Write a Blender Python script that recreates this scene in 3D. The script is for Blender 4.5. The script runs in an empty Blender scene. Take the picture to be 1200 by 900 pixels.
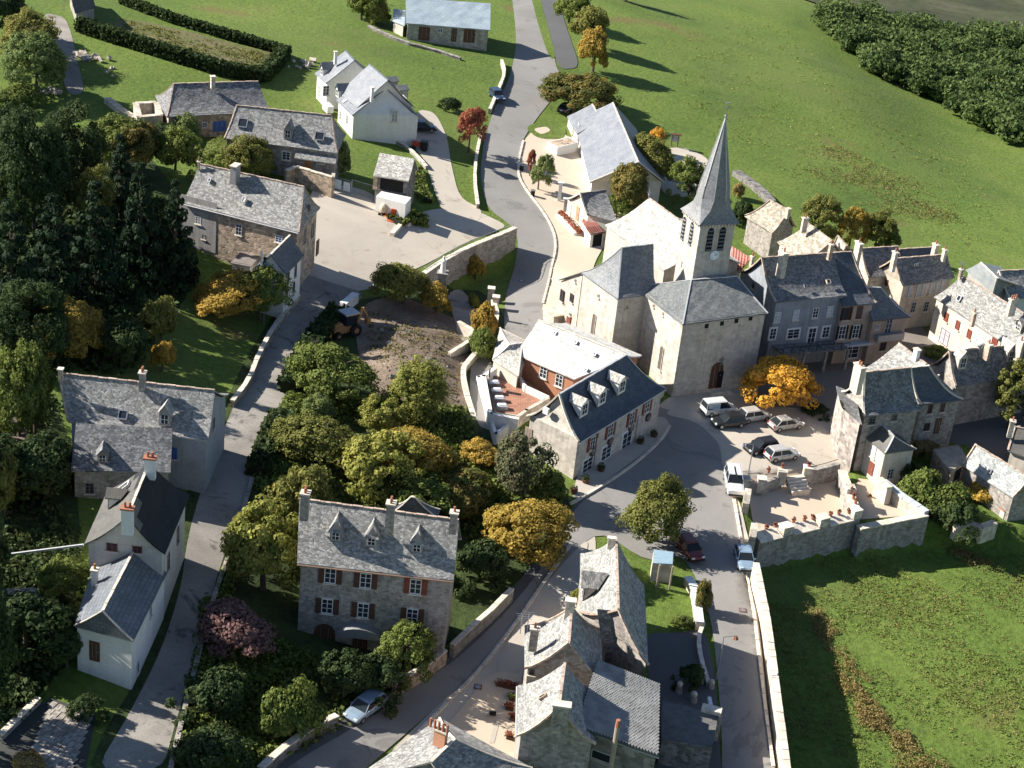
import bpy, bmesh, math, random
import numpy as np
from mathutils import Vector, Matrix
from mathutils.geometry import tessellate_polygon
R_=math.radians; C=bpy.context.scene.collection; scn=bpy.context.scene
random.seed(7)
# ------------------------------------------------------------ camera
CAM_H=94.5
def camera_basis(th=27.0,vx=150.,vy=4500.):
    dx=vx-600; dy=vy-450; f=math.hypot(dx,dy)/math.tan(R_(90-th))
    dn=Vector((dx,-dy,-f)).normalized(); up=-dn
    fw=Vector((0,0,-1)); Y=(fw-up*fw.dot(up)).normalized(); X=Y.cross(up)
    return f,X,Y,up
F_,bx_,by_,bz_=camera_basis()
RM=Matrix((bx_,by_,bz_)); EYE=Vector((0,0,CAM_H))
cd=bpy.data.cameras.new('camera'); cam=bpy.data.objects.new('camera',cd); C.objects.link(cam)
cam.matrix_world=Matrix.Translation(EYE)@RM.to_4x4(); cd.sensor_width=36; cd.lens=F_/1200*36; cd.clip_end=6000; cd.clip_start=1
scn.camera=cam
def ray(x,y): return RM@Vector((x-600,450-y,-F_))
def onz(x,y,z):                                  # point of the place seen at photo point x,y at height z
    d=ray(x,y); t=(z-CAM_H)/d.z; return EYE+d*t
def onplane(x,y,o,n):
    d=ray(x,y); t=(o-EYE).dot(n)/d.dot(n); return EYE+d*t
# ------------------------------------------------------------ light
SUN_EL=R_(33); TR=Vector((1,-.14,0)).normalized()   # TR: the way the shadows fall
wd=bpy.data.worlds.new('World'); scn.world=wd; wd.use_nodes=True
nt=wd.node_tree; bg=nt.nodes['Background']; sk=nt.nodes.new('ShaderNodeTexSky'); sk.sky_type='NISHITA'; sk.sun_disc=False
sk.sun_elevation=SUN_EL; sk.sun_rotation=math.atan2(-TR.x,-TR.y); sk.air_density=.8; sk.dust_density=.3; sk.ozone_density=1.5
nt.links.new(sk.outputs[0],bg.inputs[0]); bg.inputs[1].default_value=0.066
sl=bpy.data.lights.new('sun','SUN'); sl.energy=5.0; sl.angle=R_(.5); sl.color=(1,.95,.87)
so=bpy.data.objects.new('sun',sl); C.objects.link(so)
ld=Vector((TR.x*math.cos(SUN_EL),TR.y*math.cos(SUN_EL),-math.sin(SUN_EL)))
so.rotation_euler=ld.to_track_quat('-Z','Y').to_euler(); so.location=(-60,200,120)
scn.view_settings.view_transform='Standard'; scn.view_settings.look='None'; scn.view_settings.exposure=1.15; scn.view_settings.gamma=1
# ------------------------------------------------------------ materials
def nodes(name,rough=.9):
    m=bpy.data.materials.new(name); m.use_nodes=True; n=m.node_tree; b=n.nodes['Principled BSDF']
    b.inputs['Roughness'].default_value=rough; b.inputs['Specular IOR Level'].default_value=.25
    return m,n,b
def tex(n,kind,scale,vec=None,**k):
    t=n.nodes.new(kind); t.inputs['Scale'].default_value=scale
    for a,v in k.items():
        if a in t.inputs: t.inputs[a].default_value=v
        else: setattr(t,a,v)
    if vec: n.links.new(vec,t.inputs['Vector'])
    return t
def ramp(n,fac,stops):
    r=n.nodes.new('ShaderNodeValToRGB'); e=r.color_ramp.elements
    while len(e)<len(stops): e.new(.5)
    for i,(p,c) in enumerate(stops): e[i].position=p; e[i].color=(*c,1)
    n.links.new(fac,r.inputs[0]); return r.outputs[0]
def mix(n,a,b,fac,mode='MIX'):
    x=n.nodes.new('ShaderNodeMix'); x.data_type='RGBA'; x.blend_type=mode
    for s,v in ((6,a),(7,b)):
        if isinstance(v,tuple): x.inputs[s].default_value=(*v,1)
        else: n.links.new(v,x.inputs[s])
    if isinstance(fac,float): x.inputs[0].default_value=fac
    else: n.links.new(fac,x.inputs[0])
    return x.outputs[2]
def bump(n,b,h,strength,dist):
    q=n.nodes.new('ShaderNodeBump'); q.inputs['Strength'].default_value=strength; q.inputs['Distance'].default_value=dist
    n.links.new(h,q.inputs['Height']); n.links.new(q.outputs[0],b.inputs['Normal'])
def coord(n,o='Object'):
    return n.nodes.new('ShaderNodeTexCoord').outputs[o]
def sc(c,k): return tuple(min(1,v*k) for v in c)
MC={}
def plain(name,col,rough=.6,metal=0,var=.12,s=3.):
    if name in MC: return MC[name]
    m,n,b=nodes(name,rough); b.inputs['Metallic'].default_value=metal
    t=tex(n,'ShaderNodeTexNoise',s,coord(n),Detail=4.)
    n.links.new(ramp(n,t.outputs[0],[(.3,sc(col,1-var)),(.7,sc(col,1+var))]),b.inputs['Base Color']); MC[name]=m; return m
def lauze(name,c1,c2,size=3.4,bs=.7,dark=.68):        # irregular stone slabs laid in rows, per-slab tone, deep joints, lichen
    if name in MC: return MC[name]
    m,n,b=nodes(name,.85); uv=coord(n,'UV')
    mp=n.nodes.new('ShaderNodeMapping'); mp.inputs['Scale'].default_value=(1,1.5,1); n.links.new(uv,mp.inputs[0])
    v=tex(n,'ShaderNodeTexVoronoi',size,mp.outputs[0],Randomness=.85)
    e=tex(n,'ShaderNodeTexVoronoi',size,mp.outputs[0],Randomness=.85,feature='DISTANCE_TO_EDGE')
    sep=n.nodes.new('ShaderNodeSeparateColor'); n.links.new(v.outputs['Color'],sep.inputs[0])
    base=ramp(n,sep.outputs[0],[(0,sc(c1,.70)),(.3,sc(c1,.95)),(.7,c2),(1,sc(c2,1.22))])
    big=tex(n,'ShaderNodeTexNoise',.8,uv,Detail=5.,Roughness=.6)
    base=mix(n,base,ramp(n,big.outputs[0],[(.3,(.78,.77,.74)),(.5,(1,1,1)),(.7,(1.1,1.07,1.))]),1.,'MULTIPLY')
    li=tex(n,'ShaderNodeTexNoise',2.2,uv,Detail=6.,Roughness=.7)
    base=mix(n,base,sc((.30,.24,.14),1),ramp(n,li.outputs[0],[(.62,(0,0,0)),(.74,(.45,.45,.45))]))
    jo=ramp(n,e.outputs['Distance'],[(0,(dark,)*3),(.06,(1,1,1))])
    n.links.new(mix(n,base,jo,1.,'MULTIPLY'),b.inputs['Base Color'])
    ad=n.nodes.new('ShaderNodeMath'); ad.operation='ADD'; n.links.new(sep.outputs[1],ad.inputs[0]); n.links.new(jo,ad.inputs[1])
    bump(n,b,ad.outputs[0],bs,.12); MC[name]=m; return m
def slate(name,c,row=3.2,var=.25,rough=.55,joint=.75):        # thin dressed slates in courses
    if name in MC: return MC[name]
    m,n,b=nodes(name,rough); uv=coord(n,'UV')
    br=tex(n,'ShaderNodeTexBrick',row,uv); br.inputs['Color1'].default_value=(*sc(c,1-var),1); br.inputs['Color2'].default_value=(*sc(c,1+var),1)
    br.inputs['Mortar'].default_value=(*sc(c,joint*.7),1); br.inputs['Mortar Size'].default_value=.03; br.inputs['Brick Width'].default_value=.9; br.inputs['Row Height'].default_value=.6
    big=tex(n,'ShaderNodeTexNoise',.5,uv,Detail=6.,Roughness=.65)
    n.links.new(mix(n,br.outputs[0],ramp(n,big.outputs[0],[(.3,(.75,.76,.8)),(.7,(1.15,1.12,1.05))]),1.,'MULTIPLY'),b.inputs['Base Color'])
    bump(n,b,br.outputs['Fac'],-.35,.03); MC[name]=m; return m
def wallm(name,c,stone=0.,s=2.6,dirt=.5,rough=.92):   # plaster (stone=0) to rubble (stone=1)
    if name in MC: return MC[name]
    m,n,b=nodes(name,rough); o=coord(n)
    mp=n.nodes.new('ShaderNodeMapping'); mp.inputs['Scale'].default_value=(1,1,1.5); n.links.new(o,mp.inputs[0])
    v=tex(n,'ShaderNodeTexVoronoi',s,mp.outputs[0],Randomness=.8)
    e=tex(n,'ShaderNodeTexVoronoi',s,mp.outputs[0],Randomness=.8,feature='DISTANCE_TO_EDGE')
    sep=n.nodes.new('ShaderNodeSeparateColor'); n.links.new(v.outputs['Color'],sep.inputs[0])
    st=ramp(n,sep.outputs[0],[(0,sc(c,.6)),(.5,c),(1,sc(c,1.35))])
    st=mix(n,st,ramp(n,e.outputs['Distance'],[(0,(1.15,1.1,1.)),(.05,(1,1,1))]),1.,'MULTIPLY')
    base=mix(n,c,st,float(stone))
    g=tex(n,'ShaderNodeTexNoise',.6,o,Detail=7.,Roughness=.65)
    base=mix(n,base,ramp(n,g.outputs[0],[(.3,(1-dirt*.45,1-dirt*.48,1-dirt*.52)),(.55,(1,1,1)),(.75,(1.06,1.05,1.03))]),1.,'MULTIPLY')
    m2=n.nodes.new('ShaderNodeMapping'); m2.inputs['Scale'].default_value=(1.3,1.3,.12); n.links.new(o,m2.inputs[0])
    sk_=tex(n,'ShaderNodeTexNoise',1.6,m2.outputs[0],Detail=5.,Roughness=.6); k_=.35*dirt
    base=mix(n,base,ramp(n,sk_.outputs[0],[(.36,(1-k_,1-k_*1.05,1-k_*1.15)),(.52,(1,1,1))]),1.,'MULTIPLY')
    f=tex(n,'ShaderNodeTexNoise',9,o,Detail=3.)
    base=mix(n,base,ramp(n,f.outputs[0],[(.3,(.88,.88,.88)),(.7,(1.1,1.1,1.1))]),1.,'MULTIPLY')
    n.links.new(base,b.inputs['Base Color'])
    if stone>.1: bump(n,b,e.outputs['Distance'],.5*stone,.08)
    else: bump(n,b,f.outputs[0],.15,.02)
    MC[name]=m; return m
def ground(name,stops,s1=.12,s2=2.5,bs=.3,fine=.25,spots=None,bd=.15):
    if name in MC: return MC[name]
    m,n,b=nodes(name,.95); o=coord(n)
    a=tex(n,'ShaderNodeTexNoise',s1,o,Detail=8.,Roughness=.62,Distortion=.4)
    base=ramp(n,a.outputs[0],stops)
    f=tex(n,'ShaderNodeTexNoise',s2,o,Detail=7.,Roughness=.7)
    base=mix(n,base,ramp(n,f.outputs[0],[(.3,(1-fine,)*3),(.7,(1+fine,)*3)]),1.,'MULTIPLY')
    if spots:
        for (sc_,lo,hi,colr,dt) in spots:
            t=tex(n,'ShaderNodeTexNoise',sc_,o,Detail=6.,Roughness=.68,Distortion=dt)
            base=mix(n,base,colr,ramp(n,t.outputs[0],[(lo,(0,0,0)),(hi,(.85,)*3)]))
    n.links.new(base,b.inputs['Base Color']); bump(n,b,f.outputs[0],bs,bd); MC[name]=m; return m
def leafm(name,c1,c2,c3):
    if name in MC: return MC[name]
    m,n,b=nodes(name,.75); at_=n.nodes.new('ShaderNodeAttribute'); at_.attribute_name='tone'
    base=ramp(n,at_.outputs['Fac'],[(0,c1),(.5,c2),(1,c3)])
    oi=n.nodes.new('ShaderNodeObjectInfo')
    base=mix(n,base,ramp(n,oi.outputs['Random'],[(0,(1.7,1.75,1.6)),(1,(2.3,2.2,2.))]),1.,'MULTIPLY')
    n.links.new(base,b.inputs['Base Color']); b.inputs['Specular IOR Level'].default_value=.15
    tr=n.nodes.new('ShaderNodeBsdfTranslucent'); n.links.new(base,tr.inputs[0]); ms=n.nodes.new('ShaderNodeMixShader'); ms.inputs[0].default_value=.32
    n.links.new(b.outputs[0],ms.inputs[1]); n.links.new(tr.outputs[0],ms.inputs[2]); n.links.new(ms.outputs[0],n.nodes['Material Output'].inputs[0])
    MC[name]=m; return m
LZ=lauze('lauze_grey_roof',(.25,.245,.235),(.34,.335,.32))
LZP=lauze('lauze_pale_roof',(.42,.40,.36),(.54,.52,.48))
LZM=lauze('lauze_mid_roof',(.27,.265,.25),(.35,.345,.325))
LZD=lauze('lauze_dark_roof',(.17,.17,.175),(.24,.24,.24))
LZB=lauze('lauze_beige_roof',(.34,.30,.24),(.43,.38,.31),2.2)
SLD=slate('slate_blue_dark',(.10,.11,.125))
SLG=slate('slate_grey',(.17,.18,.18))
SLM=slate('slate_modern_grey',(.22,.235,.26),2.2,.1)
SLB=slate('slate_black_shaded',(.022,.024,.028),3.,.15,.8)
SLT=slate('slate_brown_grey',(.12,.115,.105),3.,.12)
PLC=wallm('plaster_cream',(.58,.52,.44)); PLW=wallm('plaster_white',(.74,.72,.68),0,2.6,.2); PLG=wallm('plaster_grey',(.36,.34,.32)); PLP=wallm('plaster_pink_beige',(.42,.33,.26))
PLO=wallm('plaster_orange',(.42,.20,.12),0,2.6,.2); PLBL=wallm('plaster_bluish',(.30,.32,.35))
STG=wallm('stone_grey',(.33,.30,.27),.75); STB=wallm('stone_rubble_tan',(.42,.33,.25),1.,2.); STP=wallm('stone_pale',(.55,.49,.41),.6,2.); STD=wallm('stone_dark',(.20,.19,.18),1.,2.2)
STC=wallm('stone_church',(.50,.455,.395),.35,1.6,.4)
COP=wallm('stone_coping',(.66,.58,.48),.4,1.3,.2)
WOODB=plain('wood_brown',(.10,.05,.03)); WOODR=plain('shutter_redbrown',(.20,.055,.035)); WHITE=plain('white_paint',(.72,.72,.70),.5,0,.05); GLASS=plain('window_glass',(.03,.035,.045),.12,0,.1)
BLUEW=plain('shutter_grey',(.45,.47,.50)); TERRA=plain('terracotta',(.34,.14,.085),.8); METAL=plain('metal_grey',(.35,.36,.38),.4,.6); BLACK=plain('black_paint',(.015,.015,.016),.35); MORTAR=wallm('ridge_mortar',(.46,.36,.29),.8,2.5)
RUBBER=plain('rubber_tyre',(.02,.02,.02),.8); ORANGE=plain('orange_paint',(.60,.20,.06),.5); DARKVOID=plain('dark_opening',(.012,.012,.012),.9); ZINC=plain('zinc_gutter',(.50,.50,.50),.5,.3); BARK=plain('bark',(.11,.085,.06),.95,0,.3,6); YELWOOD=plain('door_yellow_orange',(.50,.19,.04)); BLUEP=plain('blue_paint',(.05,.12,.35))
STEELB=slate('corrugated_steel_blue',(.36,.43,.48),1.1,.03,.45,1.1)
def corr(name,c,c2,k):
    m,n,b=nodes(name,.6); uv=coord(n,'UV'); w=tex(n,'ShaderNodeTexWave',k,uv); w.bands_direction='X'
    nz=tex(n,'ShaderNodeTexNoise',1.2,uv,Detail=6.); base=mix(n,ramp(n,w.outputs[0],[(.1,sc(c,.6)),(.6,c),(.9,c2)]),ramp(n,nz.outputs[0],[(.3,(.7,.68,.66)),(.7,(1.2,1.2,1.2))]),1.,'MULTIPLY'); n.links.new(base,b.inputs['Base Color']); bump(n,b,w.outputs[0],.8,.06); MC[name]=m; return m
REDTIN=corr('corrugated_red_tin',(.30,.08,.055),(.42,.22,.18),.9)
REDTIN0=slate('corrugated_rust_red',(.34,.09,.06),1.3,.18,.7,1.8)
# ------------------------------------------------------------ mesh helper
class MB:
    def __init__(s): s.v=[]; s.f=[]; s.uv={}
    def add(s,vs,fs,uvs=None):
        k=len(s.v); s.v+=[Vector(a) for a in vs]
        for i,f in enumerate(fs):
            if uvs: s.uv[len(s.f)]=uvs[i]
            s.f.append(tuple(k+j for j in f))
        return s
    def box(s,c,x,y,z,ax=None,ay=None,az=None):   # centre, full sizes, axes
        ax=ax or Vector((1,0,0)); ay=ay or Vector((0,1,0)); az=az or Vector((0,0,1)); c=Vector(c)
        vs=[c+ax*(i*x/2)+ay*(j*y/2)+az*(k*z/2) for k in(-1,1) for j in(-1,1) for i in(-1,1)]
        return s.add(vs,[(0,2,3,1),(4,5,7,6),(0,1,5,4),(2,6,7,3),(0,4,6,2),(1,3,7,5)])
    def bar(s,a,b,w,h=None,up=Vector((0,0,1))):
        a=Vector(a); b=Vector(b); d=b-a; L=d.length; d=d/L; h=h or w
        if abs(d.dot(up))>.98: up=Vector((1,0,0))
        y=up.cross(d).normalized(); z=d.cross(y)
        return s.box((a+b)/2,L,w,h,d,y,z)
    def tube(s,a,b,r0,r1=None,n=8):
        a=Vector(a); b=Vector(b); r1=r0 if r1 is None else r1; d=(b-a).normalized()
        u=d.orthogonal().normalized(); w=d.cross(u)
        vs=[a+(u*math.cos(t)+w*math.sin(t))*r0 for t in [2*math.pi*i/n for i in range(n)]]+[b+(u*math.cos(t)+w*math.sin(t))*r1 for t in [2*math.pi*i/n for i in range(n)]]
        return s.add(vs,[(i,(i+1)%n,n+(i+1)%n,n+i) for i in range(n)]+[tuple(range(n))[::-1],tuple(range(n,2*n))])
    def ball(s,c,r,n=8,m=6,sz=1):
        c=Vector(c); vs=[]; fs=[]
        for j in range(m+1):
            p=math.pi*j/m
            for i in range(n): t=2*math.pi*i/n; vs.append(c+Vector((math.cos(t)*math.sin(p)*r,math.sin(t)*math.sin(p)*r,math.cos(p)*r*sz)))
        for j in range(m):
            for i in range(n): fs.append((j*n+i,(j+1)*n+i,(j+1)*n+(i+1)%n,j*n+(i+1)%n))
        return s.add(vs,fs)
    def prism(s,poly,d):                          # poly: 3d points, d: extrusion vector
        n=len(poly); poly=[Vector(p) for p in poly]; vs=poly+[p+d for p in poly]
        tr=tessellate_polygon([poly]); fs=[tuple(t) for t in tr]+[(c+n,b+n,a+n) for a,b,c in tr]
        return s.add(vs,fs+[(i,(i+1)%n,n+(i+1)%n,n+i) for i in range(n)])
    def build(s,name,mat,parent=None,base=None,smooth=False,label=None):
        me=bpy.data.meshes.new(name); o0=base if base is not None else (Vector(parent['_b']) if parent is not None and '_b' in parent else Vector((0,0,0)))
        me.from_pydata([tuple(v-o0) for v in s.v],[],s.f)
        if s.uv:
            L=me.uv_layers.new(name='UVMap')
            for p in me.polygons:
                u=s.uv.get(p.index)
                if u:
                    for k,li in enumerate(p.loop_indices): L.data[li].uv=u[k]
        bm=bmesh.new(); bm.from_mesh(me); bmesh.ops.recalc_face_normals(bm,faces=bm.faces); bm.to_mesh(me); bm.free()
        if smooth: me.polygons.foreach_set('use_smooth',[True]*len(me.polygons))
        me.materials.append(mat); o=bpy.data.objects.new(name,me); C.objects.link(o)
        if parent is not None: o.parent=parent
        if base is not None and (parent is None): o.location=base
        if label: o['label']=label
        return o
def tag(o,label,cat,group=None,kind=None):
    o['label']=label; o['category']=cat
    if group: o['group']=group
    if kind: o['kind']=kind
    return o
def thing(name,loc,label,cat,group=None):
    e=bpy.data.objects.new(name,None); e.empty_display_size=.3; C.objects.link(e); e.location=loc; e['_b']=tuple(loc)
    return tag(e,label,cat,group)
def structure(o): o['kind']='structure'; return o
# ------------------------------------------------------------ terrain
CTRL=[(400,880,-1),(600,700,-.5),(780,560,0),(860,700,-.3),(870,890,-1.5),(700,860,-1),(850,500,.3),(950,500,.4),(560,840,-1),
(690,420,.8),(640,300,1.6),(600,220,2.7),(610,150,3.6),(590,80,5),(600,10,6),(690,230,2.2),(700,330,.8),(720,170,3),(800,200,2),(520,30,7),
(430,270,5.5),(350,330,6.2),(560,262,4.2),(540,200,5),(440,190,7),(500,150,7),(350,220,7.5),
(300,450,6.6),(270,520,7),(225,650,7),(180,800,6.2),(150,890,5.5),(100,640,7),(50,800,5),(20,700,6.5),(330,205,8),(430,130,7.6),(230,290,7.2),(200,150,9.3),
(80,60,11.5),(20,20,14),(200,60,11),(300,20,10),(420,60,8.5),(400,10,9),(480,90,7.6),(560,60,6.6),(50,300,11),(0,450,10),(100,250,10.5),(0,200,13),(150,180,10),
(400,460,4.8),(400,560,4),(480,640,2.5),(440,430,4.8),(500,400,3.6),(530,470,2.2),(600,600,.8),(550,350,2.2),(590,345,1.2),(555,440,1.6),(640,520,.2),
(430,770,1.5),(530,740,.4),(310,740,4.2),(300,860,2.5),(340,800,2.6),(260,880,3.4),
(750,50,4),(750,120,3.4),(900,100,.5),(1000,200,-2),(1150,280,-4),(1150,100,-9),(1190,30,-13),(900,10,-1),(1050,10,-8),(880,220,1),(1199,199,-7),
(950,430,.6),(1060,400,.4),(1050,480,0),(1180,470,-.5),(1150,560,-2.2),(1090,590,-3),(1000,320,.2),(1110,340,-1),(930,290,.5),(1190,340,-2),(1180,600,-3),
(900,700,-.5),(1000,690,-1),(1100,680,-1.2),(1050,800,-1.6),(1150,750,-2),(950,880,-1.6),(1190,890,-3)]
cx_=[];cz_=[]
for x,y,z in CTRL:
    p=onz(x,y,z); cx_.append((p.x,p.y)); cz_.append(z)
cx_=np.array(cx_); cz_=np.array(cz_)
GX=np.arange(-145,156,1.0); GY=np.arange(92,470,1.0)
XX,YY=np.meshgrid(GX,GY,indexing='ij')
num=np.zeros_like(XX); den=np.zeros_like(XX)
for (a,b),z in zip(cx_,cz_):
    d2=(XX-a)**2+(YY-b)**2; sg=7+ (b-100)*.05
    w=np.exp(-d2/(2*sg*sg))+3e-4/(1+d2/900.)**2
    num+=w*z; den+=w
ZZ=num/den
def pip(poly,X,Y):
    ins=np.zeros(X.shape,bool); n=len(poly); dmin=np.full(X.shape,1e9)
    for i in range(n):
        x0,y0=poly[i]; x1,y1=poly[(i+1)%n]
        c=((y0>Y)!=(y1>Y))&(X<(x1-x0)*(Y-y0)/((y1-y0) or 1e-9)+x0); ins^=c
        dx,dy=x1-x0,y1-y0; t=np.clip(((X-x0)*dx+(Y-y0)*dy)/(dx*dx+dy*dy),0,1)
        dmin=np.minimum(dmin,np.hypot(X-x0-t*dx,Y-y0-t*dy))
    return np.where(ins,dmin,-dmin)
def zone(pts,off,soft=.5,grow=0.):                # pts: (px,py,z)
    global ZZ
    P=[tuple(onz(*p)[:2]) for p in pts]; sd=pip(P,XX,YY)+grow
    t=np.clip(sd/(2*soft)+.5,0,1); ZZ=ZZ+off*t*t*(3-2*t)
MEADOW_EDGE=[(887,640,.6),(886,660,1.1),(892,690,1.),(899,725,.8),(906,775,.6),(912,825,.4),(918,868,.2),(924,915,0)]
TERR_FRONT=[(884,637,.5),(1003,600,.5)]; ANNEX=[(1003,612,-.4),(1086,602,-.6)]
zone(MEADOW_EDGE+[(1260,960,-3),(1500,800,-3),(1500,640,-3),(1180,622,-2.5),(1120,612,-1.5),(1087,604,-.5),(1045,612,-.6),(1010,620,-.6),(1006,600,.55),(888,628,.55)],-2.9)
zone([(872,556,0),(995,541,0),(1005,600,0),(884,637,0)],-.75,.5)
zone([(450,378,4.3),(520,385,3.8),(535,425,3.4),(500,462,3.6),(445,440,4.2)],1.3,3.)       # lower terrace
def drop(pts,depth,rng_):                         # lower the ground on the camera side of a wall line
    global ZZ
    P=[tuple(onz(*p)[:2]) for p in pts]; best=np.full(XX.shape,1e9); sg=np.zeros(XX.shape); al=np.zeros(XX.shape); tot=0
    for (x0,y0),(x1,y1) in zip(P,P[1:]):
        dx,dy=x1-x0,y1-y0; L=math.hypot(dx,dy); t=np.clip(((XX-x0)*dx+(YY-y0)*dy)/L/L,0,1); d=np.hypot(XX-x0-t*dx,YY-y0-t*dy); c=(dx*(YY-y0)-dy*(XX-x0))
        k=d<best; best=np.where(k,d,best); sg=np.where(k,np.sign(c),sg); al=np.where(k,tot+t*L,al); tot+=L
    end=np.clip(np.minimum(al,tot-al)/3.,0,1); a=np.clip(best/.8,0,1)
    ZZ=ZZ-depth*(sg>0)*a*np.exp(-(best/rng_)**2)*end
drop([(604,267,5.7),(575,279,5.7),(548,290,5.8),(520,305,6.),(496,321,6.1)],1.8,9)
GX0,GY0=GX[0],GY[0]
def H(x,y):
    fx=min(max((x-GX0),0),len(GX)-1.001); fy=min(max((y-GY0),0),len(GY)-1.001); i=int(fx); j=int(fy); a=fx-i; b=fy-j
    z00,z10,z01,z11=ZZ[i,j],ZZ[i+1,j],ZZ[i,j+1],ZZ[i+1,j+1]
    return float(z00+a*(z10-z00)+b*(z11-z10) if a>=b else z00+b*(z01-z00)+a*(z11-z01))
def at(px,py,dz=0.):                              # ground point seen at photo point
    z=0.
    p=onz(px,py,0)
    d=ray(px,py); t=(16-CAM_H)/d.z; t1=(-22-CAM_H)/d.z
    prev=t; n=140
    for i in range(n+1):
        s=t+(t1-t)*i/n; q=EYE+d*s
        if q.z<H(q.x,q.y):
            a,b=prev,s
            for _ in range(18):
                m_=(a+b)/2; q=EYE+d*m_
                if q.z<H(q.x,q.y): b=m_
                else: a=m_
            q=EYE+d*b; break
        prev=s
    return Vector((q.x,q.y,H(q.x,q.y)+dz))
def ext(G,n=16,g=1.45):
    lo=[];hi=[];s=3.
    for i in range(n): lo.append((lo[-1] if lo else G[0])-s); hi.append((hi[-1] if hi else G[-1])+s); s*=g
    return np.array(lo[::-1]+list(G)+hi)
EX,EY=ext(GX),ext(GY); nx,ny=len(EX),len(EY)
ix=np.clip(np.arange(nx)-16,0,len(GX)-1); iy=np.clip(np.arange(ny)-16,0,len(GY)-1)
EZ=ZZ[np.ix_(ix,iy)]
co=np.zeros((nx,ny,3)); co[...,0]=EX[:,None]; co[...,1]=EY[None,:]; co[...,2]=EZ
def fastmesh(name,verts,loops,k,tone=None):
    me=bpy.data.meshes.new(name); nv=len(verts); nf=len(loops)//k
    me.vertices.add(nv); me.vertices.foreach_set('co',np.asarray(verts,np.float32).ravel())
    me.loops.add(nf*k); me.loops.foreach_set('vertex_index',np.asarray(loops,np.int32))
    me.polygons.add(nf); me.polygons.foreach_set('loop_start',np.arange(0,nf*k,k,dtype=np.int32)); me.polygons.foreach_set('loop_total',np.full(nf,k,np.int32))
    if tone is not None:
        a=me.attributes.new('tone','FLOAT','POINT'); a.data.foreach_set('value',np.asarray(tone,np.float32))
    me.update(calc_edges=True); return me
I,J=np.meshgrid(np.arange(nx-1),np.arange(ny-1),indexing='ij'); q=(I*ny+J).ravel()
tri=np.stack([q,q+ny,q+ny+1,q,q+ny+1,q+1],1).ravel()
GRASS=ground('grass_meadow',[(.3,(.072,.115,.021)),(.45,(.098,.15,.025)),(.6,(.124,.172,.031)),(.75,(.165,.18,.047))],.05,1.6,.6,.34,
  spots=[(.018,.50,.68,(.125,.155,.038),.5),(.035,.60,.70,(.155,.115,.045),1.2),(.5,.62,.72,(.045,.07,.018),.3),(3.,.66,.74,(.15,.13,.06),0)],bd=.35)
gr=bpy.data.objects.new('ground',fastmesh('ground',co.reshape(-1,3),tri,3)); C.objects.link(gr); gr.data.materials.append(GRASS); structure(gr)
gr.data.polygons.foreach_set('use_smooth',[True]*len(gr.data.polygons))
def sheet(name,pts,mat,off=.04,smooth=True,z=None):            # draped ground sheet; pts in photo px on the ground
    P=[at(x,y) for x,y in pts] if z is None else [onz(x,y,z) for x,y in pts]
    if smooth:                                                   # Chaikin-rounded outline
        for _ in range(2):
            Q=[]
            for i in range(len(P)):
                a,b=P[i],P[(i+1)%len(P)]; Q+=[a.lerp(b,.2),a.lerp(b,.8)]
            P=Q
    bm=bmesh.new(); vs=[bm.verts.new((p.x,p.y,0)) for p in P]; f=bm.faces.new(vs); bmesh.ops.triangulate(bm,faces=[f])
    xs=[p.x for p in P]; ys=[p.y for p in P]
    def cut(co_,no):
        bmesh.ops.bisect_plane(bm,geom=bm.verts[:]+bm.edges[:]+bm.faces[:],plane_co=co_,plane_no=no,dist=1e-5)
    for k in range(math.ceil(min(xs)),math.floor(max(xs))+1): cut((k,0,0),(1,0,0))
    for k in range(math.ceil(min(ys)),math.floor(max(ys))+1): cut((0,k,0),(0,1,0))
    ds=[p.x-p.y for p in P]
    fr=(GX0-GY0)%1
    for k in range(math.floor(min(ds))-1,math.floor(max(ds))+2): cut((k+fr,0,0),(1,-1,0))
    for v in bm.verts: v.co.z=H(v.co.x,v.co.y)+off
    bmesh.ops.recalc_face_normals(bm,faces=bm.faces)
    me=bpy.data.meshes.new(name); bm.to_mesh(me); bm.free(); me.materials.append(mat)
    if me.polygons and me.polygons[0].normal.z<0: me.flip_normals()
    me.polygons.foreach_set('use_smooth',[True]*len(me.polygons))
    o=bpy.data.objects.new(name,me); C.objects.link(o); return structure(o)
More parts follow.
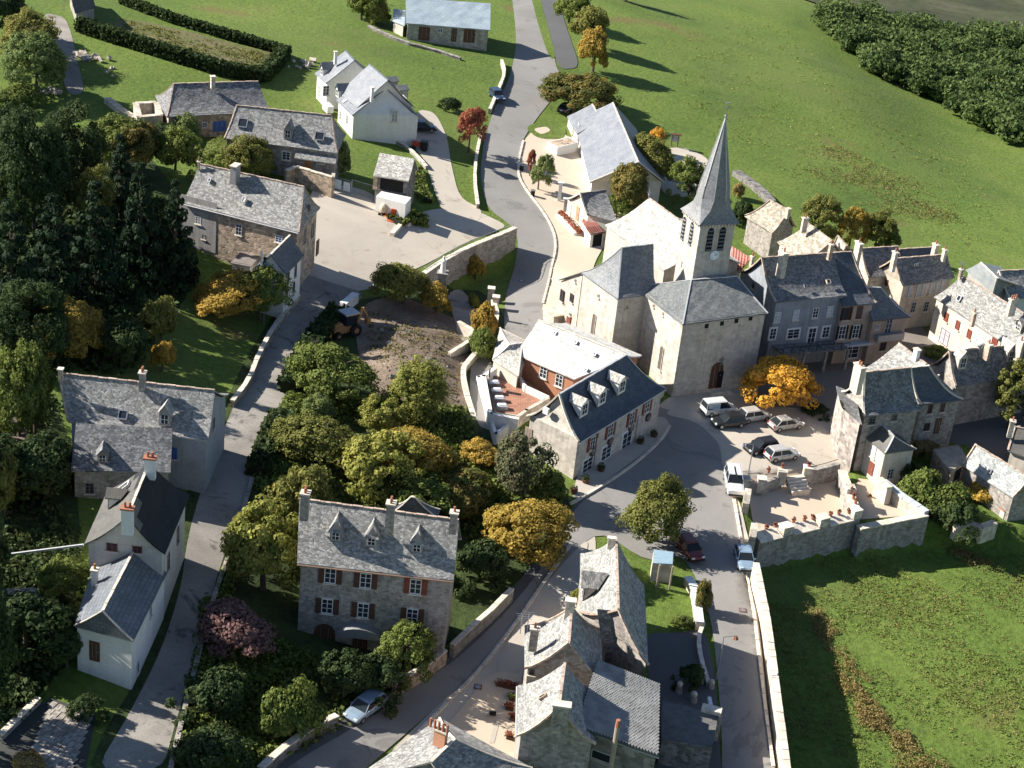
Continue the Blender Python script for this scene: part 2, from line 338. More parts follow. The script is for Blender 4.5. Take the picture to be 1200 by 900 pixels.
# ------------------------------------------------------------ buildings
class House: pass
def house(name,label,cat,z0,he,hr,P,wall,roof,hip=(0,0),ov=.3,sag=.25,mort=MORTAR,verge=(0,0),group=None,deep=3.,ridge=True,under=None):
    """P: photo points of the roof corners E--,E+-,E-+,E++ (at eave height) and ridge ends R-,R+ (at ridge height)"""
    h=House(); ze,zr=z0+he,z0+hr
    e00,e10,e01,e11=[onz(*p,ze) for p in P[:4]]; r0,r1=[onz(*p,zr) for p in P[4:6]]
    c=(e00+e10+e01+e11)/4; base=Vector((c.x,c.y,z0)); t=thing(name,base,label,cat,group); h.t=t; h.z0=z0; h.ze=ze; h.zr=zr
    E={(-1,-1):e00,(1,-1):e10,(-1,1):e01,(1,1):e11}; Rg={-1:r0,1:r1}; h.E=E; h.R=Rg
    N=6
    def prof(a,b,s,sg=sag):                         # point on slope between eave a and ridge b
        p=a.lerp(b,s); p.z-=sg*4*s*(1-s)*(1-s*.3); return p
    th=Vector((0,0,-.16)); m=MB()
    def slope(A0,A1,B0,B1):                         # eave A0-A1, ridge B0-B1
        M_=max(2,int((A1-A0).length/1.2)); vs=[];uv=[]
        ax=(A1-A0).normalized()
        for i in range(N+1):
            for j in range(M_+1):
                s=i/N; a=A0.lerp(A1,j/M_); b=B0.lerp(B1,j/M_); p=prof(a,b,s)
                p.z+=.035*math.sin(p.x*1.7+p.y*2.3)*math.sin(p.y*1.1-p.x*.7)
                vs.append(p); uv.append(((p-A0).dot(ax)+base.x,s*(b-a).length+base.y))
        k=len(vs); fs=[];us=[]
        for i in range(N):
            for j in range(M_):
                q=[i*(M_+1)+j,i*(M_+1)+j+1,(i+1)*(M_+1)+j+1,(i+1)*(M_+1)+j]
                if (vs[q[2]]-vs[q[3]]).length<1e-4: q=q[:3]
                fs.append(tuple(q)); us.append([uv[x] for x in q])
        edge=[j for j in range(M_+1)]                # eave edge drop
        vs2=vs+[vs[j]+th for j in edge]; L0=[i*(M_+1) for i in range(N+1)]; L1=[i*(M_+1)+M_ for i in range(N+1)]
        k1=len(vs2); vs2+=[vs[j]+th for j in L0]; k2=len(vs2); vs2+=[vs[j]+th for j in L1]
        for j in range(M_): fs.append((j,j+1,k+j+1,k+j)); us.append([(uv[j][0],uv[j][1])]*4)
        for i in range(N): fs.append((L0[i],L0[i+1],k1+i+1,k1+i)); us.append([uv[L0[i]]]*4); fs.append((L1[i],L1[i+1],k2+i+1,k2+i)); us.append([uv[L1[i]]]*4)
        m.add(vs2,fs,us)
    slope(e00,e10,r0,r1); slope(e11,e01,r1,r0)
    if hip[0]: slope(e01,e00,r0,r0)
    if hip[1]: slope(e10,e11,r1,r1)
    h.roof=m.build('roof',roof,t)
    # walls
    X0=((e10+e11)-(e00+e01)).normalized(); X0.z=0; Y0=((e01+e11)-(e00+e10)).normalized(); Y0.z=0
    W={}
    for (a,b),p in E.items():
        oth=E[(-a,b)]-p; oth2=E[(a,-b)]-p; W[(a,b)]=p+oth.normalized()*ov+oth2.normalized()*ov
    h.W=W; w=MB(); zb=Vector((0,0,-he-deep))
    inset=lambda a,b: .10
    def top(a,b): p=W[(a,b)].copy(); p.z=ze+.12; return p
    tops={k:top(*k) for k in W}
    for (k0,k1) in (((-1,-1),(1,-1)),((1,1),(-1,1))):
        a,b=tops[k0],tops[k1]; w.add([a,b,b+zb,a+zb],[(0,1,2,3)])
    for a in(-1,1):
        p,q=tops[(a,-1)],tops[(a,1)]
        if hip[0 if a<0 else 1]: w.add([p,q,q+zb,p+zb],[(0,1,2,3)])
        else:
            ap=Rg[a]+(Rg[-a]-Rg[a]).normalized()*ov; ap.z-=.14
            ea,eb=E[(a,-1)],E[(a,1)]
            L=[p]; 
            for s in (.2,.4,.6,.8): 
                x=prof(ea,Rg[a],s); y=p.lerp(ap,s); L.append(Vector((y.x,y.y,max(x.z-.14,ze+.1))))
            L.append(ap)
            for s in (.8,.6,.4,.2):
                x=prof(eb,Rg[a],s); y=q.lerp(ap,s); L.append(Vector((y.x,y.y,max(x.z-.14,ze+.1))))
            L.append(q); L+=[q+zb,p+zb]
            tr=tessellate_polygon([L]); w.add(L,[tuple(x) for x in tr])
    h.wall=w.build('wall',wall,t)
    if ridge:
        rc=MB(); n=max(3,int((r1-r0).length/.9))
        for i in range(n):
            a=r0.lerp(r1,i/n); b=r0.lerp(r1,(i+.96)/n); rc.bar(a+Vector((0,0,.02+.03*(i%2))),b+Vector((0,0,.02+.03*(i%2))),.22,.09)
        for a in (-1,1):
            if hip[0 if a<0 else 1]:
                for b in(-1,1):
                    ps=[prof(E[(a,b)],Rg[a],s)+Vector((0,0,.03)) for s in (0,.2,.4,.6,.8,1)]
                    for u,v in zip(ps,ps[1:]): rc.bar(u,v,.16,.07)
        rc.build('ridge_cap',mort,t)
    for i,a in enumerate((-1,1)):
        if verge[i]:
            vg=MB()
            for b in (-1,1):
                ps=[prof(E[(a,b)],Rg[a],s)+Vector((0,0,.06)) for s in (0,.17,.33,.5,.67,.83,1)]
                for u,v in zip(ps,ps[1:]): vg.bar(u,v,.24,.16)
            vg.build('verge',mort if verge[i]==1 else verge[i],t)
    # planes
    up=Vector((0,0,1)); h.pl={}
    cen=sum(W.values(),Vector())/4
    for k,(p,q) in dict(f=((-1,-1),(1,-1)),b=((1,1),(-1,1)),l=((-1,1),(-1,-1)),r=((1,-1),(1,1))).items():
        a,b=W[p],W[q]; u=(b-a); u.z=0; u.normalize(); n=u.cross(up); 
        if n.dot(a-cen)<0: n=-n
        h.pl[k]=(a,u,n)
    for k,(p,q,r) in dict(F=(e00,e10,r0),B=(e11,e01,r1),L=(e01,e00,r0),R=(e10,e11,r1)).items():
        u=(q-p).normalized(); n=u.cross(r-p).normalized()
        if n.z<0: n=-n
        h.pl[k]=(p,u,n)
    return h
def plate(m,o,u,v,n,poly,d0,d1):
    m.prism([o+u*x+v*y+n*d0 for x,y in poly],n*(d1-d0))
def archpoly(w,h,k=7):
    r=w/2; return [(-r,-h/2),(r,-h/2)]+[(r*math.cos(t),h/2-r+r*math.sin(t)*1.15) for t in [math.pi*i/k for i in range(k+1)]]
def win(h,side,px,py,w=.9,ht=1.3,kind='window',frame=WHITE,shut=None,arch=False,pane=GLASS,surr=None,mull=True,label=None,shw=None,name=None):
    o,u,n=h.pl[side]; v=Vector((0,0,1)); p=onplane(px,py,o,n)
    po=archpoly if arch else (lambda a,b:[(-a/2,-b/2),(a/2,-b/2),(a/2,b/2),(-a/2,b/2)])
    if surr:
        s=MB(); plate(s,p,u,v,n,po(w+.3,ht+.3),-.05,.035); s.build('window_surround',surr,h.t)
    m=MB()
    if kind=='door':
        plate(m,p,u,v,n,po(w,ht),-.05,.07); d=m.build(name or 'door',pane if frame is None else frame,h.t,label=label)
        k=MB(); k.box(p+u*(w*.32)+n*.1,.08,.06,.1,u,n,v); 
        for x in (-.18,.18): k.box(p+u*(x*w)+n*.075,.03,.02,ht*.8,u,n,v)
        k.build('handle',METAL,d,base=Vector(h.t['_b'])); return d
    # frame as four bars + cross, pane set behind
    f=.07
    plate(m,p,u,v,n,[(-w/2,-ht/2),(-w/2+f,-ht/2),(-w/2+f,ht/2),(-w/2,ht/2)],0,.09); plate(m,p,u,v,n,[(w/2-f,-ht/2),(w/2,-ht/2),(w/2,ht/2),(w/2-f,ht/2)],0,.09)
    plate(m,p,u,v,n,[(-w/2+f,-ht/2),(w/2-f,-ht/2),(w/2-f,-ht/2+f),(-w/2+f,-ht/2+f)],0,.088)
    if not arch: plate(m,p,u,v,n,[(-w/2+f,ht/2-f),(w/2-f,ht/2-f),(w/2-f,ht/2),(-w/2+f,ht/2)],0,.088)
    if mull:
        plate(m,p,u,v,n,[(-.03,-ht/2+f),(.03,-ht/2+f),(.03,ht/2-f),(-.03,ht/2-f)],0,.08)
        for y in (-.14,.18): plate(m,p,u,v,n,[(-w/2+f,y*ht-.02),(w/2-f,y*ht-.02),(w/2-f,y*ht+.02),(-w/2+f,y*ht+.02)],0,.075)
    wn=m.build(name or 'window',frame,h.t,label=label)
    g=MB(); plate(g,p,u,v,n,po(w-.02,ht-.02) if arch else po(w-.06,ht-.06),-.05,.045); g.build('pane',pane,wn,base=Vector(h.t['_b']))
    sl_=MB(); sl_.box(p-v*(ht/2+.07)+n*.08,w+.25,.2,.1,u,n,v); sl_.build('sill',COP,wn,base=Vector(h.t['_b']))
    if shut:
        sw=shw or w*.5
        for sgn in (-1,1):
            q=MB(); q.box(p+u*(sgn*(w/2+sw/2+.02))+n*.07,sw,.06,ht+.05,u,n,v)
            for y in (-.33,.33): q.box(p+u*(sgn*(w/2+sw/2+.02))+n*.11+v*(y*ht),sw*.9,.03,.1,u,n,v)
            q.build('shutter',shut,h.t)
    return wn
def skylight(h,side,px,py,w=.9,l=1.,mat=GLASS,frame=METAL):
    o,u,n=h.pl[side]; p=onplane(px,py,o,n); v=n.cross(u); 
    if v.z<0: v=-v
    m=MB(); k=.02
    for a,b,c,d in ((-w/2,0,.1,l),(w/2,0,.1,l),(0,-l/2,w+.1,.1),(0,l/2,w+.1,.1)): m.box(p+u*a+v*b+n*(-.02),c,d,.22,u,v,n)
    s=m.build('skylight',frame,h.t); g=MB(); g.box(p-n*.03,w,l,.12,u,v,n); g.build('pane',mat,s,base=Vector(h.t['_b']))
def chimney(h,px,py,z,w=.6,d=.9,hh=2.2,mat=STG,pots=1,ang=None,cap=COP,label=None):
    """px,py: photo point of the cap centre, z: its height above the house base"""
    zz=h.z0+z; w*=.78; d*=.78; c=onz(px,py,zz); ax=(h.R[1]-h.R[-1]); ax.z=0; ax.normalize()
    ax=ax if ang is None else Vector((math.cos(ang),math.sin(ang),0)); ay=Vector((-ax.y,ax.x,0))
    m=MB(); m.box(c-Vector((0,0,hh/2)),w,d,hh,ax,ay); ch=m.build('chimney',mat,h.t,label=label)
    k=MB(); k.box(c+Vector((0,0,.06)),w+.18,d+.18,.14,ax,ay); k.build('chimney_cap',cap,ch,base=Vector(h.t['_b']))
    for i in range(pots):
        q=MB(); o=(i-(pots-1)/2)*min(.42,d/max(pots,1)) if pots>1 else 0
        q.tube(c+ay*o+Vector((0,0,.1)),c+ay*o+Vector((0,0,.62)),.12,.1); q.build('chimney_pot',TERRA,ch,base=Vector(h.t['_b']))
    return ch
def dormer(h,side,px,py,w=1.1,ht=1.2,rise=.9,roof=LZ,wall=PLG,shape='gable',winmat=GLASS,overh=.2,frame=WHITE):
    """px,py: photo point of the foot of the dormer's front"""
    o,u,n=h.pl[side]; p=onplane(px,py,o,n); hz=Vector((n.x,n.y,0)).normalized(); v=Vector((0,0,1))
    sl_=math.hypot(n.x,n.y)/n.z                     # rise per metre inward
    if u.cross(v).dot(hz)<0: u=-u
    dep=(ht+rise)/sl_+.3; B=Vector(h.t['_b'])
    f0,f1=p-u*w/2-v*.1,p+u*w/2-v*.1; t0,t1=p-u*w/2+v*ht,p+u*w/2+v*ht; ap=p+v*(ht+rise)
    m=MB(); bk=-hz*(ht/sl_)
    m.prism([f0,f1,t1,ap-v*.08,t0],-hz*.12); 
    m.add([f0,t0,t0+bk],[(0,1,2)]); m.add([f1,t1,t1+bk],[(0,1,2)])
    d=m.build('dormer',wall,h.t)
    r=MB(); fo=hz*overh; bb=-hz*dep; oa=u*.15-v*.1
    if shape=='gable':
        for sg in (-1,1):
            a=p+u*(sg*(w/2+.15))+v*(ht-.1); 
            vs=[a+fo,a-hz*(ht/sl_),ap-hz*((ht+rise)/sl_),ap+fo]; vs+=[x+v*.1 for x in vs]
            q=[(x.dot(u),x.dot(hz)) for x in vs]
            fs=[(0,1,2,3),(4,5,6,7),(0,1,5,4),(1,2,6,5),(2,3,7,6),(3,0,4,7)]
            r.add(vs,fs,[[q[i] for i in f] for f in fs])
    else:                                           # hipped front
        b1=ap-hz*.55
        a0=p-u*(w/2+.15)+v*(ht-.1)+fo; a1=p+u*(w/2+.15)+v*(ht-.1)+fo; c0=a0-fo-hz*(ht/sl_); c1=a1-fo-hz*(ht/sl_); rr=ap-hz*((ht+rise)/sl_)
        vs=[a0,a1,b1,c0,c1,rr]; q=[(x.dot(u),x.dot(hz)) for x in vs]; fs=[(0,1,2),(1,4,5,2),(0,2,5,3)]
        r.add(vs,fs,[[q[i] for i in f] for f in fs])
    r.build('dormer_roof',roof,d,base=B)
    g=MB(); g.box(p+v*(ht*.5)+hz*.02,w*.62,.06,ht*.72,u,hz,v); g.build('dormer_window',winmat,d,base=B)
    f=MB(); 
    for x in (-.31,0,.31): f.box(p+v*(ht*.5)+hz*.06+u*(x*w),.05,.04,ht*.72,u,hz,v)
    f.box(p+v*(ht*.5)+hz*.065,w*.62,.03,.05,u,hz,v)
    f.build('dormer_frame',frame,d,base=B)
    return d
def slab(h,name,mat,side,px,py,w,ht,d,label=None):       # a box standing proud of a wall
    o,u,n=h.pl[side]; p=onplane(px,py,o,n); m=MB(); m.box(p+n*(d/2),w,d,ht,u,n,Vector((0,0,1))); return m.build(name,mat,h.t,label=label)
def gutter(h,side='f',mat=ZINC,r=.07):
    k=dict(f=((-1,-1),(1,-1)),b=((1,1),(-1,1)))[side]; n=h.pl[side][2]
    m=MB(); m.tube(h.E[k[0]]+n*.07-Vector((0,0,.16)),h.E[k[1]]+n*.07-Vector((0,0,.16)),r); m.build('gutter',mat,h.t)
def downpipe(h,side,px,py,ln,mat=ZINC):
    o,u,n=h.pl[side]; p=onplane(px,py,o,n)+n*.1; m=MB(); m.tube(p,p-Vector((0,0,ln)),.06); m.build('downpipe',mat,h.t)
def antenna(h,px,py,z,ln=1.8,lab='tv_antenna'):
    c=onz(px,py,h.z0+z); m=MB(); m.tube(c,c-Vector((0,0,ln)),.035,n=6)
    for i in range(4): m.bar(c+Vector((-.5+.08*i,-.25*i+.3,-.05*i)),c+Vector((.5-.08*i,-.25*i+.3,-.05*i)),.03)
    m.bar(c+Vector((0,.35,0)),c+Vector((0,-.5,-.1)),.03)
    return m.build(lab,METAL,h.t)
# ---- barn at the top
h=house('barn','long low barn with a pale blue corrugated metal roof at the top edge','barn',7,3.2,6.2,[(476,27),(574.5,35),(475.5,10),(571.4,18),(475.5,-3),(575,4)],wallm('barn_wall',(.40,.36,.31),.7),STEELB,sag=.02,ridge=False)
for x,w in ((497,1.9),(532,.9),(550,1.9)): win(h,'f',x,42-(550-x)*.05,w,2.3,'door',frame=WOODB,mull=False)
win(h,'f',516,35.5,.8,.7); slab(h,'stone_pier',STP,'f',541,45,.5,2.6,.12)
# ---- modern white house
h=house('modern_house','white rendered house with steep slate gables and a small chimney, rear wing','house',7.5,4.0,7.6,[(368.7,86),(382,97.3),(434.2,84.1),(446.3,95.7),(404.7,59.6),(415.3,70.7)],PLW,SLM,sag=.03,mort=METAL)
chimney(h,393.5,61,8.1,.5,.5,1.9,PLW,0); 
dormer(h,'F',377,88,1.,1.1,.8,SLM,PLW)
win(h,'l',375,109,1.1,1.6); win(h,'r',382,106,1,1.5)
win(h,'f',374,107,1.0,1.8,pane=PLG)
h=house('modern_house','white rendered house with steep grey slate roof, wide shaded gable and carport, main block','house',7.5,2.9,6.6,[(394,116.7),(412.7,134.7),(472.5,114.7),(493,138),(438,90),(452.7,103.3)],PLW,SLM,sag=.03,mort=METAL)
chimney(h,436.5,103,6.9,.5,.5,2.1,PLW,0); dormer(h,'F',395,113,1.2,1.1,.8,SLM,PLW); win(h,'r',462.5,136,.9,1.8,pane=PLG)
skylight(h,'F',404,118,.8,.8,WHITE); win(h,'f',399,135,.7,1.3); win(h,'f',407,140,.7,1.4); slab(h,'balcony',WHITE,'f',388,126,2.2,1.0,1.0)
h2=house('modern_house','grey slate roof block with two dark rear dormers behind the white modern house','house',7.5,3.7,8.0,[(397.2,108),(418.5,126),(463.5,106.6),(486,125.3),(432.7,75.3),(454.7,94)],PLW,SLM,sag=.03,mort=METAL,ridge=True)
for x,y in ((463,103),(475,113)): dormer(h2,'B',x,y,1.6,1.3,.4,SLG,PLG)
# ---- dark lauze farmhouse top left
h=house('farmhouse','old farmhouse with dark lauze roof, hipped at its left end, above the grassy slope','house',9,3.0,6.0,[(195.3,136.7),(318,131),(182,112),(296.4,109.1),(203.3,98),(303,95.3)],STB,LZD,hip=(1,0),sag=.5)
chimney(h,249.5,90,7.2,.7,.8,1.7,STP,0); win(h,'f',257,148,1.8,1.5,'door',frame=BLUEP); win(h,'f',214,147,.7,.9); win(h,'f',240,146,.7,.8)
# ---- stone house with dormer and porch
h=house('stone_house','stone house with grey lauze roof, one dormer, two skylights and a yellow-orange door','house',8,3.8,7.5,[(262.7,162),(395,179),(276.3,142.2),(405.4,157.6),(277.3,123.3),(388.7,135.3)],STG,LZ,hip=(1,1),sag=.3)
skylight(h,'F',284.5,144,1.2,1.2); skylight(h,'F',374.5,159.5,1.2,1.1)
dormer(h,'F',337,162,1.1,1.2,1.0,LZ,PLG); win(h,'f',335.5,182.5,1.1,1.2,surr=STP); win(h,'f',376,188,1.0,.9,surr=STP); win(h,'f',361.5,190.5,.8,2.0,'door',frame=YELWOOD)
pr=MB(); o,u,n=h.pl['f']; a=onplane(347,178,o,n); b=onplane(395,185,o,n); 
pr.add([a+n*1.1-Vector((0,0,.45)),b+n*1.1-Vector((0,0,.45)),b+Vector((0,0,.25)),a+Vector((0,0,.25)),a+n*1.1-Vector((0,0,.6)),b+n*1.1-Vector((0,0,.6)),b,a],[(0,1,2,3),(4,5,6,7),(0,1,5,4),(1,2,6,5),(3,0,4,7)],[[(0,0),(7,0),(7,1.3),(0,1.3)]]+[[(0,0)]*4]*4); pr.build('porch_roof',LZ,h.t)
# ---- big stone house
h=house('stone_house','long stone house with broad lauze roof and a wide plastered chimney above the pale yard','house',7.5,6.2,10.2,[(212.7,237.3),(350,272),(246.8,216.9),(375,243),(234,192),(356,218.7)],STB,LZ,hip=(0,1),sag=.45,verge=(0,0))
chimney(h,276,194,11.4,.9,1.6,2.2,PLG,0); chimney(h,233,190,10.6,.3,.3,1.,STB,1); gutter(h)
win(h,'f',232.5,258,.8,1.0,surr=STP); win(h,'f',280,269,.8,1.4,frame=BLUEW); win(h,'f',239,277.5,.5,.6,mull=False,frame=STD); win(h,'f',327,280,.9,.9,pane=BLUEP)
slab(h,'plastered_bay',PLG,'f',232,262,5.0,6.5,.06)
for x,y in ((357,277),(366,270)): win(h,'r',x,y,.7,1.7,frame=STD,mull=False)
win(h,'r',362,246,.7,1.2,frame=STD,mull=False); win(h,'r',372,290,1.,2.,'door',frame=WOODB); skylight(h,'F',286,234,.4,.6,mat=STP); skylight(h,'F',245.5,211,.3,.4)
# ---- tall narrow white house
h=house('narrow_house','tall narrow white house with dark slate roof beside the lane','house',6.4,5.0,7.2,[(335.3,320.7),(356.7,298.7),(297.9,313.8),(321.3,290.6),(317.3,298),(340,275.3)],PLW,SLD,sag=.15,mort=COP)
win(h,'f',337.5,325,.6,1.5,frame=STD,mull=False); win(h,'f',346,316.5,.6,1.6,frame=STD,mull=False); win(h,'f',335.5,345.5,.6,1.2,frame=STD,mull=False); win(h,'f',344,336,.6,1.2,frame=STD,mull=False)
win(h,'l',314,309,1.1,1.5,'door',frame=BLACK); win(h,'l',328.5,330,.9,1.9,'door',frame=BLUEW)
m=MB(); c=onz(307,294,h.z0+7.4); m.tube(c,c-Vector((0,0,4.6)),.14); m.build('flue',WHITE,h.t)
h=house('garden_shed','low shed with brownish flat roof behind the narrow white house','shed',6.8,2.4,2.9,[(270,308),(294,312.5),(283,294),(306,298),(277,300),(300,305)],PLG,plain('felt_brown',(.20,.175,.155),.9),sag=0,ridge=False,ov=.15)
# ---- cart shed
h=house('cart_shed','small open cart shed with pale stone roof beside the driveway','shed',7,2.9,4.9,[(437.5,205),(478.8,212.5),(449.7,191.7),(490.3,198.8),(445,178.8),(486,186)],STD,LZP,sag=.05,ridge=False)
slab(h,'cart_opening',DARKVOID,'f',459,216,3.2,1.9,.05); slab(h,'stone_pier',STB,'f',440,213,.6,2.2,.12)
# ---- modern office
h=house('village_hall','low modern hall with broad light grey slate roof and white walls by the main road','hall',2.8,2.6,7.0,[(673,140),(691.3,214),(745,150),(778,214),(718,120),(748,190)],PLW,SLM,sag=.0,mort=COP,ov=.35,verge=(0,COP))
for x,y in ((681,186),(684,200),(678,152)): win(h,'f',x,y,1.5,1.9,frame=WHITE)
m=MB(); zc=5.6; q=[onz(712,186,zc),onz(709,203.5,zc)]; m.bar(q[0],q[1],.35,.5); m.build('parapet',COP,h.t)
h=house('village_hall_wing','lower slate roofed wing of the grey hall with white wall, next to the big maple','hall',2.9,2.6,4.9,[(664.7,136.5),(676,157),(694,135),(706,152),(694,122),(704,140)],PLW,SLM,sag=0,mort=COP,ov=.2)
win(h,'f',672,155,1.4,1.8,frame=WHITE,pane=plain('shutter_brown',(.2,.15,.11)))
# entrance box
e=thing('entrance_canopy',onz(668,180,2.9),'white box-shaped entrance canopy on the left of the grey hall','canopy'); z=5.1
P4=[onz(640.5,166.5,z),onz(653,173,z),onz(678,166.5,z),onz(667,160,z)]
m=MB(); m.prism([p-Vector((0,0,1.9)) for p in P4],Vector((0,0,1.9))); m.build('canopy_box',PLW,e)
m=MB(); m.prism([p+Vector((0,0,.003)) for p in [P4[0].lerp(P4[2],.06),P4[1].lerp(P4[3],.08),P4[2].lerp(P4[0],.06),P4[3].lerp(P4[1],.08)]],Vector((0,0,.02))); m.build('canopy_roof',STB,e)
m=MB(); 
for p in P4[:2]: m.box(p.lerp((P4[2]+P4[3])/2,.5)-Vector((0,0,3)),.3,.3,2.2)
m.build('post',PLW,e)
# ---- small shop and red tin shed
h=house('stone_cottage','small stone cottage with dark stone roof between the hall and the church','cottage',1.9,3.6,5.8,[(688,251),(724,260),(666,233),(712,240),(680,226.7),(710,222.7)],PLC,LZD,sag=.15,mort=STD,verge=(COP,0))
win(h,'l',677,250,.9,2.1,'door',frame=plain('door_tan',(.45,.28,.17))); slab(h,'timber_frame',PLC,'l',667,245,1.2,2.4,.06)
m=MB(); a=onz(687,226,7.5); b=onz(708,222.5,7.5); m.tube(a-Vector((0,0,.3)),b-Vector((0,0,.3)),.25); m.build('roof_roll',ZINC,h.t)
h=house('tin_roof_shed','tiny shed with rust-red corrugated roof and an open dark front','shed',1.7,2.6,3.1,[(692,274.7),(708.7,272),(681.3,257.3),(694.7,256.7),(686.5,266),(701.5,264.5)],PLW,REDTIN,sag=0,ridge=False,ov=.12)
slab(h,'shed_opening',DARKVOID,'f',700,281,1.5,1.9,.05); m=MB(); m.ball(onz(698,285,2.2),.2); m.build('light_globe',WHITE,h.t)
# ------------------------------------------------------------ church
Z0=.3
hc1=house('church_nave','church west block with grey slate hipped roof around the tower and a shaded front wall','church',Z0,9.9,12.3,[(800,380),(900,367),(742.5,335),(841.8,323.4),(810,328),(864,324)],STC,SLG,hip=(1,1),sag=.08,mort=ZINC,ov=.22)
win(hc1,'f',839,440,1.75,3.3,'door',frame=WOODB,surr=STP,arch=True); slab(hc1,'door_opening',DARKVOID,'f',843,444.5,.8,2.2,.09)
m=MB(); o,u,n=hc1.pl['f']; p=onplane(845.5,422,o,n)+n*.1; m.box(p,.18,.1,.9,u,n); m.box(p+Vector((0,0,.1)),.7,.1,.18,u,n); m.box(p-Vector((0,0,.55)),.5,.14,.14,u,n); m.build('cross',STD,hc1.t)
for x,y in ((828,382),(846,379),(863,376),(879.5,373)): slab(hc1,'putlog_hole',DARKVOID,'f',x,y,.5,.55,.04)
win(hc1,'l',774.5,420,.75,3.0,frame=STP,arch=True,mull=False,pane=plain('leaded_glass',(.14,.12,.10),.4)); win(hc1,'l',777,367.5,.3,.5,mull=False,frame=STP); win(hc1,'l',766,358,.3,.4,mull=False,frame=STP)
for i in range(14):
    z=-i*.68; p=hc1.W[(-1,-1)]+Vector((0,0,z)); m=MB(); u1=hc1.pl['f'][1]; n1=hc1.pl['f'][2]; wq=.55 if i%2 else .35
    m.box(p+u1*(wq/2-.04)-n1*.1+Vector((0,0,-.3)),wq,.3,.58,u1,n1); m.build('quoin',STP,hc1.t)
for i in range(3):
    m=MB(); o,u,n=hc1.pl['f']; p=onplane(840,462,o,n); m.box(Vector((p.x,p.y,Z0+.3-.14*i))+n*(.35+.35*i)-u*.0,2.6+.5*i,.5+.6*i*0+.35,.15,u,n); m.build('step',COP,hc1.t)
hc2=house('church_transept','church transept with steep slate roof, lit hip on its left and a lean-to skirt','church',Z0,9.9,14.6,[(723.8,350),(768,343.5),(681,319),(738.6,310.3),(728.8,290),(766,286)],STC,slate('slate_transept',(.19,.20,.21)),hip=(1,0),sag=.7,mort=ZINC,ov=.2)
win(hc2,'l',695.5,382,.75,3.0,frame=STP,arch=True,mull=False,pane=MC['leaded_glass']); win(hc2,'l',701.5,346.5,.35,.5,mull=False,frame=STP); win(hc2,'f',734.5,360,.3,.45,mull=False,frame=STP)
# lean-to
e=hc2; a=hc2.W[(-1,1)].copy(); 
u=hc2.pl['l'][1]; n=hc2.pl['l'][2]; zt=Z0+9.9; zl=Z0+6.9; bk=-u                       # u runs back->front on the left wall
A=onz(681,319,zt); B=onz(655,327.5,zl); d=(B-A); d.z=0; Dn=-n
vs=[A,B,B+Dn*9,A+Dn*9]; m=MB(); m.add(vs+[v+Vector((0,0,-.15)) for v in vs],[(0,1,2,3),(4,5,6,7),(0,1,5,4),(1,2,6,5)],[[(0,0),(0,5),(9,5),(9,0)]]+[[(0,0)]*4]*3); m.build('lean_to_roof',SLG,hc2.t)
ins=A+Dn*.25; inb=B+Dn*.25-d.normalized()*.25; lo=Vector((0,0,-14)); m=MB(); vs=[ins,inb,inb+Dn*8.5,ins+Dn*8.5]; vs=[v-Vector((0,0,.12)) for v in vs]
m.add(vs+[Vector((v.x,v.y,-3)) for v in vs],[(0,1,5,4),(1,2,6,5),(2,3,7,6)]); m.build('lean_to_wall',STC,hc2.t)
hc2.pl['q']=(ins,(inb-ins).normalized(),n); uq=inb-ins; uq.z=0; hc2.pl['q']=(ins,uq.normalized(),n)
for x,y,w,t in ((658.5,346,.7,1.5),(670,349,.7,1.1),(674,328.5,.3,.4),(668,368,.4,.4)): win(hc2,'q',x,y,w,t,frame=WOODB if y<350 and w>.5 else STP,mull=False)
win(hc2,'q',666,379,.9,1.8,'door',frame=WOODR)
m=MB(); pb=onz(652,366,Z0+2.6); m.box(pb-Vector((0,0,1.4)),2.4,2.2,2.8,u,n); m.build('porch',STC,hc2.t); m=MB(); m.box(pb+Vector((0,0,.08)),2.7,2.5,.16,u,n); m.build('porch_slab',STP,hc2.t)
hc3=house('church_choir','church choir with pale lauze roof falling towards the road, behind the tower','church',Z0,10.4,14.4,[(867.8,307.6),(798.3,256.1),(778,316.7),(709.3,263.3),(828.2,281.4),(760.7,232)],STC,LZP,sag=.5,ov=.2,verge=(0,0))
m=MB(); c=onz(760.7,228,Z0+14.9); m.tube(c-Vector((0,0,.6)),c+Vector((0,0,.7)),.05); m.box(c+Vector((0,0,.3)),.6,.06,.08); m.ball(c,.15); m.build('finial_cross',METAL,hc3.t)
# tower
zt=19.0
def towerc():
    f=onz(821.5,262,Z0+zt); l=onz(792,246,Z0+zt); r=onz(862,260,Z0+zt); return f,l,r
f_,l_,r_=towerc(); u=((r_-f_)); u.z=0; s1=u.length; u.normalize(); v=Vector((-u.y,u.x,0)); s=(s1+(l_-f_).length)/2
# square plan of side s, front corner at f_
e=thing('church_tower',Vector((f_.x,f_.y,Z0)),'square bell tower with a clock, paired louvred openings and a tall slate spire','tower')
s=4.55; k0=f_.copy(); k1=k0+u*s; k2=k1+v*s; k3=k0+v*s
m=MB(); dn=Vector((0,0,-zt-1)); m.prism([k0,k1,k2,k3],dn); m.build('wall',STC,e)
cen=(k0+k2)/2
def ring(r,z,n=8,rot=0,sq=0):
    pts=[]
    for i in range(n):
        t=2*math.pi*(i+.5)/n+rot
        pts.append(Vector((cen.x,cen.y,z))+u*(r*math.cos(t))+v*(r*math.sin(t)))
    return pts
zb=Z0+zt; hw=s/2+.38
def oct_(a,c,z):   # square half width a with corners cut so octagon side uses c (0..a)
    b=c
    P=[(a,-b),(a,b),(b,a),(-b,a),(-a,b),(-a,-b),(-b,-a),(b,-a)]
    return [Vector((cen.x,cen.y,z))+u*x+v*y for x,y in P]
